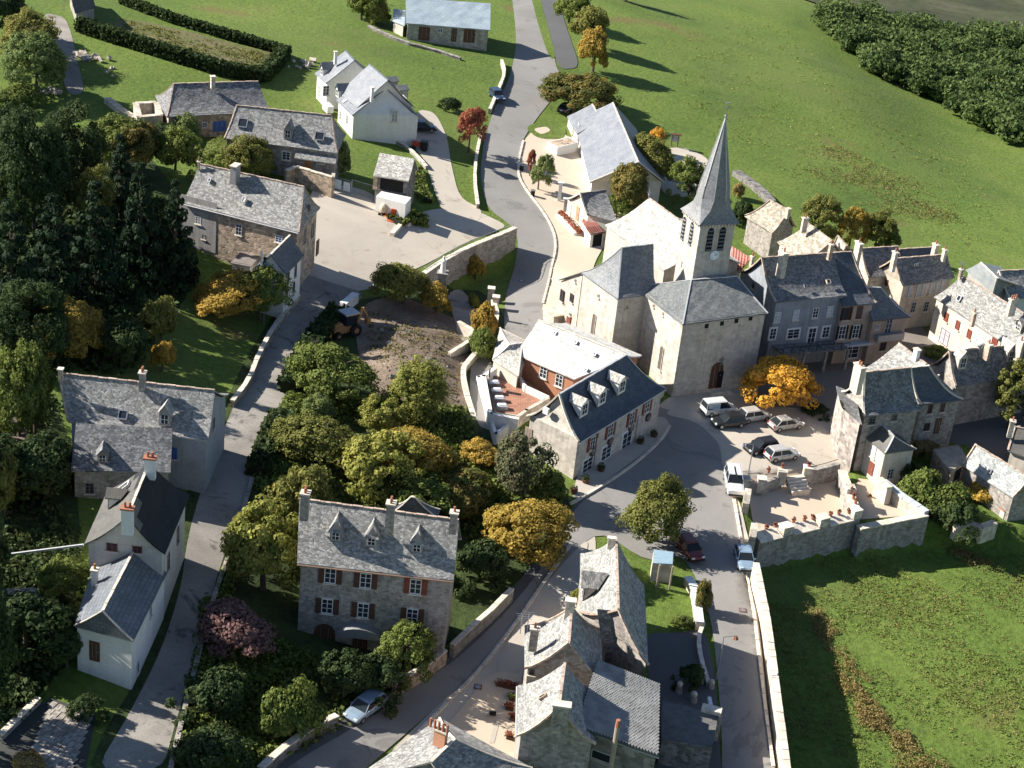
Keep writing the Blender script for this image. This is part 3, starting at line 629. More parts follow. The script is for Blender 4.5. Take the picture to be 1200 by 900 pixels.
apex=onz(850,137,0); # spire tip height from its pixel above the tower centre
dtip=ray(850,137); tt=((cen.x-EYE.x)*dtip.x+(cen.y-EYE.y)*dtip.y)/(dtip.x**2+dtip.y**2); ztip=(EYE+dtip*tt).z
rings=[oct_(hw,hw-.02,zb-.1),oct_(hw*.86,hw*.74,zb+.55),oct_(hw*.74,hw*.42,zb+1.4),oct_(hw*.68,hw*.29,zb+2.5),oct_(hw*.61,hw*.255,zb+4.0)]
top=[Vector((cen.x,cen.y,ztip))]*8
rings+=[[a.lerp(top[0],q) for a in rings[-1]] for q in (.33,.66,.985)]
m=MB()
for i in range(len(rings)-1):
    for j in range(8):
        a,b=rings[i][j],rings[i][(j+1)%8]; c,d=rings[i+1][(j+1)%8],rings[i+1][j]
        w0=(b-a).length/2; w1=(c-d).length/2; y0=a.z-zb+ j*.3; y1=d.z-zb+j*.3
        m.add([a,b,c,d],[(0,1,2,3)],[[(-w0+j*3,y0),(w0+j*3,y0),(w1+j*3,y1),(-w1+j*3,y1)]])
m.build('spire',slate('slate_spire',(.23,.235,.24),4.5,.2),e)
m=MB()
for j in range(8):
    for i in range(3,len(rings)-1): m.bar(rings[i][j],rings[i+1][j],.09,.09)
m.build('spire_hip',ZINC,e)
m=MB(); tp=Vector((cen.x,cen.y,ztip)); m.tube(tp-Vector((0,0,.5)),tp+Vector((0,0,1.7)),.05,n=6); m.ball(tp+Vector((0,0,.1)),.18); m.bar(tp+Vector((-.55,0,1.1)),tp+Vector((.55,0,1.1)),.08); m.bar(tp+Vector((-.3,0,1.6)),tp+Vector((.25,0,1.75)),.16,.05); m.build('weathercock',METAL,e)
m=MB(); 
for (a,b) in ((k0,k1),(k1,k2),(k2,k3),(k3,k0)):
    n_=(b-a).cross(Vector((0,0,1))).normalized(); 
    for i in range(11): m.box(a.lerp(b,(i+.5)/11)+n_*.16-Vector((0,0,.25)),.16,.32,.3,(b-a).normalized(),n_)
m.build('corbel',STP,e)
T=House(); T.t=e; T.z0=Z0; T.pl=dict(f=(k0,u,-v),l=(k3,-v,-u)); LOUV=plain('louvre_slate',(.16,.165,.17),.8)
for sd,pts in (('f',((831.5,281),(845.5,280))),('l',((801,268),(810,274.5)))):
    o,uu,n=T.pl[sd]
    for x,y in pts:
        p=onplane(x,y,o,n); m=MB(); plate(m,p,uu,Vector((0,0,1)),n,archpoly(.82+.2,3.0+.15),-.05,.03); m.build('opening_surround',STP,e)
        m=MB(); plate(m,p,uu,Vector((0,0,1)),n,archpoly(.82,2.95),-.05,.06); op=m.build('belfry_opening',DARKVOID,e)
        for i in range(6):
            m=MB(); m.box(p+Vector((0,0,-1.25+i*.48))+n*.1,.78,.24,.05,uu,(n*.8-Vector((0,0,.6))).normalized(),(n*.6+Vector((0,0,.8))).normalized()); m.build('louvre',LOUV,op,base=Vector(e['_b']))
o,uu,n=T.pl['f']; p=onplane(837,299,o,n); V3=Vector((0,0,1))
m=MB(); m.tube(p,p+n*.1,.66,n=24); ck=m.build('clock',plain('clock_rim',(.25,.35,.42)),e); m=MB(); m.tube(p+n*.06,p+n*.12,.6,n=24); m.build('clock_face',plain('clock_face_white',(.80,.84,.86)),ck,base=Vector(e['_b']))
m=MB()
for i in range(12):
    t=math.pi*i/6; d=uu*math.sin(t)+V3*math.cos(t); m.bar(p+n*.13+d*.38,p+n*.13+d*.48,.04,.03)
m.bar(p+n*.14,p+n*.14+uu*.3+V3*.22,.07,.02); m.bar(p+n*.15,p+n*.15-uu*.1+V3*.1,.08,.02); m.build('clock_hands',BLACK,ck,base=Vector(e['_b']))
o,uu,n=T.pl['l']; slab(T,'slit_window',DARKVOID,'l',799,310,.12,.7,.03)
for x,y,w in ((766,462,2.4),(876,455,2.4)):
    b=at(x,y); t=thing('stone_planter',b,'semicircular stone planter against the church front, '+('left of the door' if x<800 else 'right of the door behind the orange tree'),'planter','stone planters by the church door')
    u1=hc1.pl['f'][1]; n1=hc1.pl['f'][2]; m=MB(); arc=[b+u1*(w/2*math.cos(a))+n1*(w/2*math.sin(a)) for a in [math.pi*i/10 for i in range(11)]]
    m.prism(arc,Vector((0,0,.8))); m.build('tub',STP,t); m=MB(); m.prism([b.lerp(a,.86)+Vector((0,0,.802)) for a in arc],Vector((0,0,.05))); m.build('soil',plain('soil_dark',(.05,.04,.03)),t)
# ------------------------------------------------------------ restaurant with courtyard
h=house('inn','inn with dark blue slate roof, three white dormers and round wall planters','inn',0,5.6,9.4,[(678,518),(780,455),(617,488),(726,428),(655.3,462),(734,416)],STC,slate('slate_inn',(.085,.10,.125),3.,.2),hip=(0,1),sag=.55,mort=ZINC,verge=(COP,0))
for x,y in ((684,487),(705,473.5),(728,460)): dormer(h,'F',x,y,1.5,1.5,.5,LZP,PLW,shape='gable')
gutter(h)
for x,y in ((694,519),(715,504),(740,490),(758,476)): win(h,'f',x,y,1.0,1.6,shut=WOODR,shw=.45)
for x,y in ((688,545),(710,530)): win(h,'f',x,y,1.9,1.7,surr=WHITE)
win(h,'f',734,516,1.9,2.3,surr=WHITE,name='glazed_door')
for i,(x,y) in enumerate(((694,529.5),(714.5,516.5),(739,501),(759,488.5))):
    o,u,n=h.pl['f']; p=onplane(x,y,o,n); m=MB(); m.tube(p+n*.02,p+n*.16,.52,n=18); c=m.build('wheel_planter',WOODB,h.t); m=MB(); m.tube(p+n*.15,p+n*.2,.3,n=12)
    for k in range(6): m.bar(p+n*.19,p+n*.19+u*.5*math.cos(k*math.pi/3)+V3*.5*math.sin(k*math.pi/3),.05)
    m.build('wheel_hub',STD,c,base=Vector(h.t['_b']))
o,u,n=h.pl['f']
for x,y,l in ((699.5,513,4.6),(748,486,4.6)): downpipe(h,'f',x,y,l)
win(h,'l',619,512,1.,2.2,'door',frame=plain('door_weathered',(.28,.22,.17))); slab(h,'satellite_dish',WHITE,'l',641,481,.7,.7,.3)
h=house('inn_wing','white-lit lauze roofed wing joining the inn, over an orange courtyard wall','inn wing',.8,4.7,8.2,[(603,414),(673,444),(664,378),(752,416),(631,375),(734,416)],PLO,lauze('lauze_white_roof',(.55,.54,.51),(.64,.63,.60),2.8,.4,.85),sag=.25,verge=(0,0),mort=COP)
for x,y in ((637,436),(655.5,446)): win(h,'f',x,y,1.,1.5)
for x,y in ((650.5,390),(675,401),(687,433),(697,415)): skylight(h,'F',x,y,.3,.3)
h=house('inn_annexe','small hipped lauze annexe at the left end of the inn courtyard','annexe',1.0,3.6,5.4,[(577,421),(607,441),(586,384),(626,404),(597,404),(612,402)],PLC,LZP,hip=(1,1),sag=.15,ov=.2,mort=LZP)
win(h,'l',574,437,.6,.9,frame=WOODB)
# courtyard: terracotta flat roof, rooflights and parapets
e=thing('courtyard_terrace',onz(600,480,1.2),'terracotta tiled courtyard terrace of the inn with white parapets and a row of rooflights','terrace'); zc=2.9
TC=slate('terracotta_tiles',(.36,.185,.125),1.6,.12,.8,.6)
cp=[onz(x,y,zc) for x,y in ((579,432),(608,441),(642,465),(607,487),(581,483),(572,450))]
m=MB(); m.prism([p-Vector((0,0,2.8)) for p in cp],Vector((0,0,2.8))); m.build('terrace_base',PLC,e)
m=MB(); cc=sum(cp,Vector())/6; k=[p.lerp(cc,.03)+Vector((0,0,.01)) for p in cp]; m.prism(k,Vector((0,0,.03)))
mm=m.build('tiled_floor',TC,e); 
L=mm.data.uv_layers.new(name='UVMap')
for lp in mm.data.loops: co_=mm.data.vertices[lp.vertex_index].co; L.data[lp.index].uv=(co_.x,co_.y)
for i in range(5):
    a=onz(579.5+i*3.1,441+i*9.1,zc+.25); ax=(onz(592.5,482,zc)-onz(579.5,441,zc)).normalized(); ay=Vector((ax.y,-ax.x,0))
    m=MB(); m.box(a+ay*.35,.75,1.25,.5,ax,ay); r=m.build('rooflight_base',METAL,e); m=MB()
    c=a+ay*.35+Vector((0,0,.25)); m.add([c-ax*.36-ay*.6,c+ax*.36-ay*.6,c+ax*.36+ay*.6,c-ax*.36+ay*.6,c-ax*.2-ay*.4+V3*.2,c+ax*.2-ay*.4+V3*.2,c+ax*.2+ay*.4+V3*.2,c-ax*.2+ay*.4+V3*.2],[(0,1,5,4),(1,2,6,5),(2,3,7,6),(3,0,4,7),(4,5,6,7)]); m.build('rooflight_dome',plain('white_dome',(.75,.78,.8),.25,0,.03),r,base=Vector(e['_b']))
def par(pts,z,hh,w,mat,t=None,name='parapet',label=None):
    m=MB()
    P=[onz(x,y,z) for x,y in pts]
    for a,b in zip(P,P[1:]):
        d=(b-a).normalized()*w*.45; m.bar(a-d-V3*hh/2,b+d-V3*hh/2,w,hh)
    return m.build(name,mat,t,label=label)
par([(580,431),(567,440),(575,484),(606,490)],4.1,3.8,.45,PLW,e)
par([(567,440),(561,441),(581,508),(606,489)],3.2,3.1,.4,PLW,e)
par([(610,442),(616,452),(642,464)],3.7,.9,.3,PLW,e); par([(608,487),(617,480),(642,466)],4.0,1.4,.4,STP,e)
par([(584,505),(602,497),(607,490)],2.6,2.8,.4,PLW,e); par([(606,520),(640,533),(668,549)],1.1,1.6,.45,STP,e,'low_wall')
# ------------------------------------------------------------ church street row
h=house('row_house','large grey row house with dark lauze roof, tall chimney and white-framed windows beside the church','row house',.4,9.0,12.9,[(909,354),(993,346),(864.3,318.1),(944.7,310.8),(892.7,302),(977,296)],PLBL,LZD,sag=.7,verge=(1,0),mort=MORTAR)
chimney(h,919,296,14.6,.8,1.5,3.2,STP,1); chimney(h,974.5,287,14.4,.6,.6,2.,MORTAR,1)
for x,y in ((911,371.5),(932.5,369),(955.5,366.5),(972.5,364.5)): win(h,'f',x,y,.85,1.35,pane=BLUEW if x!=955.5 else GLASS)
for x,y,w,t in ((905.5,391,.9,1.5),(929.5,391,1.7,1.3),(951,393,1.1,2.1),(967.5,389,1.0,1.5)): win(h,'f',x,y,w,t,surr=PLW)
win(h,'l',883,335,.5,.7,frame=STD,mull=False); skylight(h,'F',971,330,.5,.5,frame=STP); skylight(h,'F',944,335,.3,.4)
m=MB(); o,u,n=h.pl['f']; a=onplane(905,405,o,n); b=onplane(982,399,o,n); m.bar(a+n*1.3,b+n*1.3,2.6,.2); m.build('balcony_slab',STD,h.t); m=MB()
for i in range(9): m.bar(a.lerp(b,i/8)+n*2.5,a.lerp(b,i/8)+n*2.5+V3*.9,.06)
m.bar(a+n*2.5+V3*.9,b+n*2.5+V3*.9,.07); m.build('balcony_railing',BLACK,h.t)
for i in range(4): m=MB(); m.box(a.lerp(b,i/3)+n*2.4-V3*1.6,.3,.3,3.2,u,n); m.build('balcony_pillar',STG,h.t)
h=house('row_house','pink-beige row house with dark roof, second from the church','row house',.4,8.0,12.6,[(986.7,358.7),(1027,355),(945,318),(981,315),(977,296),(998,295)],PLP,SLD,sag=.6,verge=(0,1))
for x,y in ((991.5,367.5),(1007,366)): win(h,'f',x,y,.8,1.7,frame=WOODR,shut=BLACK if x<1000 else None,mull=False)
for x,y in ((986.5,389.5),(1002.5,388.5)): win(h,'f',x,y,1.,1.8,shut=BLACK,shw=.3)
win(h,'f',998,412,2.,1.8); slab(h,'shop_awning',BLUEW,'f',1003,401,4.2,.3,.9)
h=house('row_house','small beige row house with slate hipped roof and a balcony with railing','row house',.4,6.0,9.1,[(1022.7,376),(1067,371),(1000,353.3),(1046,350),(1013,336.7),(1032,337)],PLP,SLG,hip=(0,1),sag=.35,mort=ZINC)
win(h,'f',1041,382,1.,1.9,frame=BLUEW); win(h,'f',1028,383,.5,.6,frame=BLUEW); slab(h,'balcony',METAL,'f',1040,393,4.,.9,.8); win(h,'f',1035,404,.9,1.6,frame=WOODB)
h=house('row_house','stone house with lit white gable, red mortar verge and a row of pale shutters','house',0,6.7,9.6,[(1058.7,334.7),(1119,325),(1025,315),(1088,306),(1048,303),(1110,298)],STG,LZD,sag=.3,verge=(1,0))
h.wall.data.materials[0]=wallm('plaster_cream_gable',(.52,.45,.37),.3)
for x,y in ((1066,341),(1075.5,340),(1082,339),(1091,337.5),(1098,336.5),(1104,335)): win(h,'f',x,y,.55,1.7,frame=BLUEW,pane=BLUEW,mull=False)
for x,y in ((1070,360),(1085,359)): win(h,'f',x,y,.8,1.5,frame=BLUEW)
chimney(h,1049.5,296,11.6,.6,.9,2.6,STP,1); chimney(h,1107.5,293,10.6,.5,.7,1.6,STP,1); win(h,'l',1039,331,.5,.9,frame=WOODR,mull=False)
win(h,'F',1073,312,.7,.8)
h=house('row_house','dark roofed house with a lit chimney, left behind the white gable house','house',0,6.5,9.4,[(1017.4,324.5),(1060,322),(993.2,304.4),(1035.2,302.3),(1010,291),(1052.7,288.7)],STP,LZD,sag=.3,verge=(1,0))
chimney(h,1007,285,11.6,.6,1.5,3.,STP,1)
h=house('row_house','narrow dark ridge of a house showing behind the white gable house','house',0,6.2,8.9,[(1062,322),(1102,319),(1040,306),(1080,303),(1054,292),(1096,289.5)],STP,SLD,sag=.2); chimney(h,1097,287,10.6,.7,1.,2.4,STP,1)
h=house('back_house','cream-roofed lauze house standing behind the row, lit from the left','house',.2,6.3,9.3,[(911,283),(938,309),(972.3,281),(1000.4,304),(946.7,261.3),(974.7,282)],STP,LZB,sag=.45,verge=(0,1))
chimney(h,944,256,10.6,.5,1.,2.,STP,1); chimney(h,916,296,6.6,.6,.8,1.8,STP,1)
h=house('back_house','small pale lauze roof with red mortar edge between the cream house and the row','house',.2,5.5,8.6,[(974,292),(982,306),(995,290),(1003,302),(982,276.7),(992,288)],STP,LZP,sag=.3,verge=(1,1))
h=house('back_house','stone house with beige lauze roof and shaded gable, right behind the church spire','house',.2,4.8,7.7,[(872.7,252.7),(905,272.7),(912,252),(932.7,266),(902.7,234.7),(924,246)],STG,LZB,sag=.4,verge=(1,1)); chimney(h,924,245,8.6,.6,.6,1.4,STP,0)
h=house('red_roof_shed','shed with rust-red corrugated roof beside the right foot of the church tower','shed',.3,6.5,8.3,[(853,314),(869,316),(846,300),(862,300),(858,288.7),(880,302)],PLC,REDTIN,sag=0,ridge=False,ov=.1); chimney(h,882,301,8.6,.5,.5,1.8,STP,1)
# ------------------------------------------------------------ right side houses
h=house('white_house','big cream white house with pale lauze roof and red shutters at the right edge','house',-.3,6.2,10.0,[(1094.7,347.3),(1215,427),(1148,338),(1262,404),(1126.7,322.7),(1239,391)],PLC,LZM,sag=.4,verge=(0,0))
for x,y,w,t in ((1109,371.5,.75,1.2),(1122.5,381,.75,1.2),(1136,391.5,.75,1.2)): win(h,'f',x,y,w,t,frame=WOODR,pane=WOODR,mull=False)
win(h,'f',1107,395,1.8,2.1,pane=BLUEW,frame=WOODR,surr=PLW); win(h,'f',1166,400,1.,1.5,frame=WOODR,pane=WOODR)
chimney(h,1142,367,9.2,.6,.6,1.8,MORTAR,1); chimney(h,1127,316,11.,.5,.5,1.3,MORTAR,1); chimney(h,1188,351,11.8,.6,1.4,2.2,STP,3); skylight(h,'F',1124,349.5,.6,.7)
dormer(h,'F',1192,387,1.1,1.,.5,LZP,PLC); antenna(h,1128,308,12.2)
h=house('grey_roof_house','house with smooth pale grey slate gable roof behind the big cream white house','house',-.8,4.8,7.2,[(1132,316),(1164,343.3),(1172,312),(1200,336),(1149.3,307.3),(1169,326)],PLG,slate('slate_pale',(.28,.30,.31),2.5,.08),sag=.05,mort=COP,verge=(0,COP))
h=house('grey_roof_house','grey lauze roofed house with white gable at the far right edge','house',-1.5,4.8,7.5,[(1183,350),(1230,348),(1163,336),(1210,330),(1171,317.3),(1230,315)],PLW,LZ,sag=.2,verge=(COP,0))
h=house('dormer_house','dark roofed house with three lit stone dormers below the big cream white house','house',-.3,5.0,8.2,[(1120,452.7),(1212,438.5),(1091.2,427.8),(1179,416),(1112.7,412),(1208,402)],STD,LZD,sag=.35,verge=(1,0))
h.wall.data.materials[0]=STG
dormer(h,'F',1127,432,1.2,1.5,.8,LZP,PLC); dormer(h,'F',1152,418,1.2,1.3,.9,LZP,PLC); dormer(h,'F',1183,424,1.2,1.5,.9,LZP,PLC)
chimney(h,1159,403.5,9.4,.5,1.2,2.,MORTAR,1); chimney(h,1197,400,9.6,.5,1.4,2.6,STP,1)
h=house('street_house','house with bright lauze roof facing left behind the stepped gable, its lower end in shade','house',.2,5.0,8.4,[(1000,438),(1036,458),(1081.2,428.6),(1114,455),(1053,402),(1086,427)],PLG,LZM,sag=.5,verge=(0,0)); chimney(h,1075,410,9.4,.9,.6,1.6,WHITE,0)
h=house('gable_house','dark roofed house with tall lit white parapet gable and chimney above the car park','house',0,6.2,10.2,[(1012.7,488),(1080,480),(986.6,458.9),(1046.2,453.6),(1013.3,436),(1067,431)],STG,LZD,sag=.8,verge=(COP,0))
chimney(h,1008,429,11.8,.8,1.9,3.2,PLC,2); win(h,'f',1022,492,.9,1.1,frame=STD); win(h,'f',1048,489,.7,.8,frame=STD,mull=False)
h=house('gable_house','house with smooth slate roof and brick-edged windows, right half of the pair above the garden','house',0,5.4,8.9,[(1080,474),(1128.7,468),(1041.9,445.2),(1100,440),(1067,431),(1088,428.7)],STG,SLD,sag=.8,verge=(1,1),mort=COP)
for x,y in ((1090,479),(1104.5,477)): win(h,'f',x,y,.6,1.2,frame=WOODR,mull=False)
win(h,'f',1098.5,499,.8,2.0,'door',frame=WOODB); win(h,'f',1086,500,.8,1.,frame=WOODB)
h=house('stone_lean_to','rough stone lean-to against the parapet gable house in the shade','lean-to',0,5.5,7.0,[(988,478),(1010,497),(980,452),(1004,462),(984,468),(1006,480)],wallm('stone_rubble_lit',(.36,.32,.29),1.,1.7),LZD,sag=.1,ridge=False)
h=house('small_white_house','small white house with grey hipped slate roof behind the terrace wall','house',-1.2,4.4,5.9,[(1010,509),(1037,531),(1044,502),(1074,526),(1035,498.8),(1047.5,511)],PLC,SLT,hip=(0,1),sag=.15,mort=ZINC,ov=.2)
win(h,'f',1024,528,.8,1.7,frame=WHITE,pane=WHITE); win(h,'f',1021,549,.9,1.6,'door',frame=WOODR); win(h,'r',1043,555,.8,1.3,frame=BLUEW)
h=house('flat_shed','low shed with a flat sandy concrete roof beyond the bushes','shed',-2,2.9,3.1,[(1114.7,553),(1137,541),(1093,527),(1124,521),(1104,540),(1130,531)],STB,wallm('concrete_sandy',(.40,.34,.27),.1),sag=0,ridge=False,ov=.1)
slab(h,'shed_opening',DARKVOID,'r' if 0 else 'f',1122,555,1.2,1.6,.05)
h=house('garden_house','narrow house with pale lauze roof and an ivy-hung white wall at the right edge','house',-2.6,3.6,6.2,[(1128,544),(1187.3,582.7),(1168,540),(1226,578),(1143.3,521.3),(1207,560)],STG,lauze('lauze_bluish_pale',(.36,.38,.37),(.44,.45,.44),2.2),sag=.15,verge=(1,1)); skylight(h,'F',1160,552,.4,.4)
h=house('edge_house','house with brown-grey roof and white gable at the right edge above the garden house','house',-1.5,3.0,4.8,[(1181,528),(1230,545),(1195,500),(1240,510),(1189,500),(1240,510)],PLC,SLT,sag=.1,verge=(1,0)); chimney(h,1187,494,6.2,.7,.7,2.,STP,1)
# ------------------------------------------------------------ mansion
h=house('mansion','three-storey stone mansion with brown shutters, three small dormers and a huge lauze roof','mansion',1.2,8.9,13.1,[(348.3,659.8),(531.6,680),(358.7,611.6),(541,631),(351,584.6),(538,609.3)],STG,LZ,sag=.25)
for x,y,w in ((393,630,.9),(435,636.5,.9),(488,644,.9)): dormer(h,'F',x,y+3,1.0,.9,1.1,LZ,PLG,shape='hip',winmat=DARKVOID)
chimney(h,358,578,14.9,.9,.9,2.6,STG,2); chimney(h,458.5,590,14.9,.9,.9,3.,STG,2); chimney(h,532.5,601,14.8,.8,.8,2.,STG,1); gutter(h,mat=plain('gutter_brown',(.25,.16,.11)))
for x,y in ((387,674.5),(428.5,680),(487,687)): win(h,'f',x,y,1.0,1.5,shut=WOODR if x>480 else plain('shutter_darkbrown',(.09,.045,.03)),shw=.5,surr=STP)
for x,y in ((383.5,710),(425.5,715),(483,721.5)): win(h,'f',x,y,1.0,1.5,shut=MC['shutter_darkbrown'],shw=.5,surr=STP)
win(h,'f',380,746,1.9,2.5,'door',frame=WOODB,arch=True); win(h,'f',422,753,1.3,2.4,'door',frame=WOODB)
o,u,n=h.pl['f']; p=onplane(422,738,o,n); m=MB()
ar=[(1.9*math.cos(t),1.25*math.sin(t)) for t in [math.pi*i/10 for i in range(11)]]; m.prism([p+u*a+V3*(b*.8-.2) for a,b in ar],n*1.1); m.build('porch_hood',LZD,h.t)
m=MB(); m.box(p+n*.7-V3*3.4,2.6,1.2,.4,u,n); m.box(p+n*1.4-V3*3.6,2.9,.6,.35,u,n); m.build('step',STG,h.t)
h=house('garden_pavilion','small slate hipped roof just behind the mansion ridge','outbuilding',2.,6.5,8.6,[(460,600),(512,606),(468,590),(516,597),(482,582),(486,583)],STG,SLD,hip=(1,1),sag=.2,mort=COP)
# ------------------------------------------------------------ left houses
h=house('lane_farmhouse','large L-shaped farmhouse with weathered lauze roofs beside the lane, main range','farmhouse',7.2,5.0,8.6,[(80,494),(243.8,516.3),(86.2,452),(268.8,461),(69.3,437.3),(252,457.5)],PLBL,LZ,sag=.35,verge=(1,0))
dormer(h,'F',193,498,1.1,1.2,.9,LZP,PLG); chimney(h,167,437,9.9,.7,.8,1.8,STG,2); chimney(h,71,433,9.6,.5,.5,1.2,STB,0); skylight(h,'F',144,486,.8,.8)
win(h,'r',250,497,.6,1.1,frame=STD); win(h,'f',204,531,.6,1.2,frame=BLUEP,pane=BLUEP)
h=house('lane_farmhouse','lower front range of the L-shaped farmhouse, roof mostly in shade','farmhouse',7.,3.2,6.1,[(83,551),(200,553.5),(88,520),(204,524),(89,496),(202,502)],STG,LZD,sag=.2,ridge=False,mort=COP)
win(h,'f',105,572,.8,1.1,frame=STD); dormer(h,'F',120,541,.9,.7,.6,LZD,STG)
h=house('black_roof_house','white house with steep black slate roof, two chimneys and a shaded gable beside the lane','house',6.4,6.0,9.6,[(126.7,573.3),(98.7,637.3),(222,579.3),(193.3,648.7),(174.7,542.7),(149.3,604.7)],PLW,SLT,sag=.35,mort=COP)
# right-hand slope, away from the sun: its shade is put in as near-black colour
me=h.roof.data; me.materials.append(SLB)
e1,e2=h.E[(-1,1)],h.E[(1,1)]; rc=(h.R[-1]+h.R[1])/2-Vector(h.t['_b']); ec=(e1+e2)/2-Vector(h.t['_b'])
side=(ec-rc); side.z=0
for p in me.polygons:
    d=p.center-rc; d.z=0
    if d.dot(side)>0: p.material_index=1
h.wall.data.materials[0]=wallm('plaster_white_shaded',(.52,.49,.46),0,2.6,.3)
chimney(h,176,537,11.0,.7,1.2,2.,WHITE,2,cap=TERRA); chimney(h,149.5,596,11.0,.7,1.2,2.4,WHITE,2,cap=TERRA)
dormer(h,'F',128,591,1.3,1.1,.5,SLT,PLW); skylight(h,'F',144,571,.8,1.4,mat=SLT,frame=WHITE)
win(h,'r',131.5,638,.9,1.2,frame=WOODR,surr=None); win(h,'r',161,641,.8,1.1,frame=WOODR)
for x,y in ((208,627),(197,658)): win(h,'b',x,y,.7,1.6,frame=STD,mull=False)
h=house('white_cottage','small white cottage with scalloped grey slate roof, hipped end and a brown door','cottage',5.2,4.6,6.8,[(107.5,667.5),(87,733),(196,670),(156,751),(156,646),(120,716)],PLW,slate('slate_cottage',(.15,.165,.185),1.5,.15,.6,.5),hip=(0,1),sag=.1,mort=COP,ov=.2)
chimney(h,111,668,6.4,.6,.6,1.6,PLW,1); win(h,'r',111,763,.9,1.9,'door',frame=WOODB); 
for x,y in ((176,716),(161,782)): win(h,'b',x,y,.5,1.1,frame=BLUEW,mull=False)
# ------------------------------------------------------------ bottom centre houses
h=house('ridge_house','long lauze house along the street, pale left slope with a big dormer','house',-.3,5.9,9.4,[(680,648.7),(680,717),(755,686),(760,780),(722,630),(724.7,714.7)],STG,LZM,sag=.45,verge=(0,1))
me=h.roof.data
for hh_,sl2 in ((h,LZD),):
    me.materials.append(sl2); rc=(hh_.R[-1]+hh_.R[1])/2-Vector(hh_.t['_b']); ec=(hh_.E[(-1,1)]+hh_.E[(1,1)])/2-Vector(hh_.t['_b']); side=ec-rc; side.z=0
dormer(h,'F',682.5,697,1.9,1.5,1.0,LZ,STG,overh=.3); chimney(h,717,631,9.8,.4,.8,1.1,STP,0); chimney(h,688.5,675,8.2,.35,.35,1.2,STB,0)
h=house('lower_annexe','grey lauze lean-to roof facing the camera at the near end of the long street house','annexe',-.3,4.5,8.6,[(708,762),(747,764.5),(716,730),(748,735),(700,713.5),(729,716)],STD,LZ,sag=.15,ridge=False,ov=.15)
h=house('chimney_house','lauze house with red mortar ridge and a lit chimney on its far gable','house',-.3,6.2,9.7,[(615,734.7),(614.7,783),(704,737),(707,797),(670,712),(666.7,753.3)],STG,LZM,sag=.5,verge=(1,1))
chimney(h,669,704,10.8,.7,1.,1.8,STP,0,label='lit stone chimney at the far gable'); chimney(h,627,737,9.2,.6,.9,2.2,STG,1); win(h,'r',623,788,.5,.5,frame=STD,mull=False)
antenna(h,612,722,10.3); antenna(h,620,720,10.6)
h=house('wide_chimney_house','pale lauze house with a broad stone chimney on its near gable, by the forecourt','house',-.3,6.6,9.9,[(607,803),(606,862),(694,806),(698,872),(662,776.7),(655,828)],STG,LZM,sag=.5,verge=(0,1))
chimney(h,658.5,826,10.5,.8,1.7,2.4,STG,0); win(h,'r',653,852,.4,.6,frame=STD,mull=False); skylight(h,'F',636,816,.3,.6,frame=STB)
gutter(h)
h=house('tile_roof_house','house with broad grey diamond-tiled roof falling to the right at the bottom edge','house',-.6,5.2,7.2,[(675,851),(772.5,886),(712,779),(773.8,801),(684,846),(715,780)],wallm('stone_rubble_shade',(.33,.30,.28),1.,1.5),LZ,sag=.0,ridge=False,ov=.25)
# replace its roof by one plane of laid diamond tiles
bpy.data.objects.remove(h.roof)
q=[onz(674,851,6.9),onz(772.5,888,5.0),onz(773.8,801,5.0),onz(712,779,6.9)]
q=[onz(674,851,7.0),onz(772.5,886,5.2),onz(773.8,801,5.2),onz(700,772,7.0)]
th=Vector((0,0,-.15)); m=MB(); m.prism([x+th for x in q],-th*.8); m.build('roof',SLG,h.t)
TL=plain('diamond_tile',(.27,.265,.25),.75,0,.25,.9); m=MB(); NU,NV=27,22
for i in range(NU):
    for j in range(NV*2):
        a=(i+.5+(.5 if j%2 else 0))/(NU+.5); b=(j+1)/(NV*2+1)
        if a>1: continue
        def P_(s,t): return (q[0].lerp(q[1],s)).lerp(q[3].lerp(q[2],s),t)
        du,dv=.46/NU,.9/(NV*2); r=random.random()*.02
        c=[P_(max(0,min(1,a+x)),max(0,min(1,b+y)))+V3*(zz+r) for x,y,zz in ((-du,0,.03),(0,-dv,.03),(du,0,.055),(0,dv,.03))]
        m.add(c+[x-V3*.05 for x in c],[(0,1,2,3),(1,2,6,5),(2,3,7,6)])
t_=m.build('diamond_tiles',TL,h.t); t_['kind']='stuff'
win(h,'f',704.5,886,1.7,.9,frame=WHITE,mull=False); 
m=MB(); c=onz(723.5,852,8.2); m.tube(c,c-V3*6,.2,n=10); m.build('flue',plain('flue_tan',(.33,.27,.21)),h.t); m=MB(); m.tube(c,c+V3*.7,.2,.17); m.build('flue_pot',TERRA,h.t)
gutter(h,'f')
h=house('orange_chimney_house','roof with a broad orange chimney and five clay pots at the bottom edge','house',-1.3,5.2,8.2,[(515,841),(425,905),(624,900),(560,965),(533,866),(505,893)],STG,LZ,hip=(1,0),sag=.3,mort=COP)
chimney(h,517,856,9.3,1.3,.6,1.5,plain('chimney_orange',(.50,.25,.15),.8,0,.05),0,ang=math.atan2((onz(524,866,8)-onz(503,857,8)).y,(onz(524,866,8)-onz(503,857,8)).x),cap=STP)
a,b=onz(504.5,850,8.2),onz(524,858,8.2)
for i in range(5):
    p=a.lerp(b,i/4); m=MB(); m.tube(p-V3*.1,p+V3*.7,.12,.1); m.build('chimney_pot',TERRA,h.t)
h=house('barn_outbuilding','low shaded stone outbuilding with flat top to the right of the diamond-tiled house','outbuilding',-1.2,2.6,2.8,[(775,868),(835,878),(775,818),(843,836),(775,850),(838,858)],STD,wallm('concrete_shade',(.16,.155,.15),.2),sag=0,ridge=False,ov=.05)
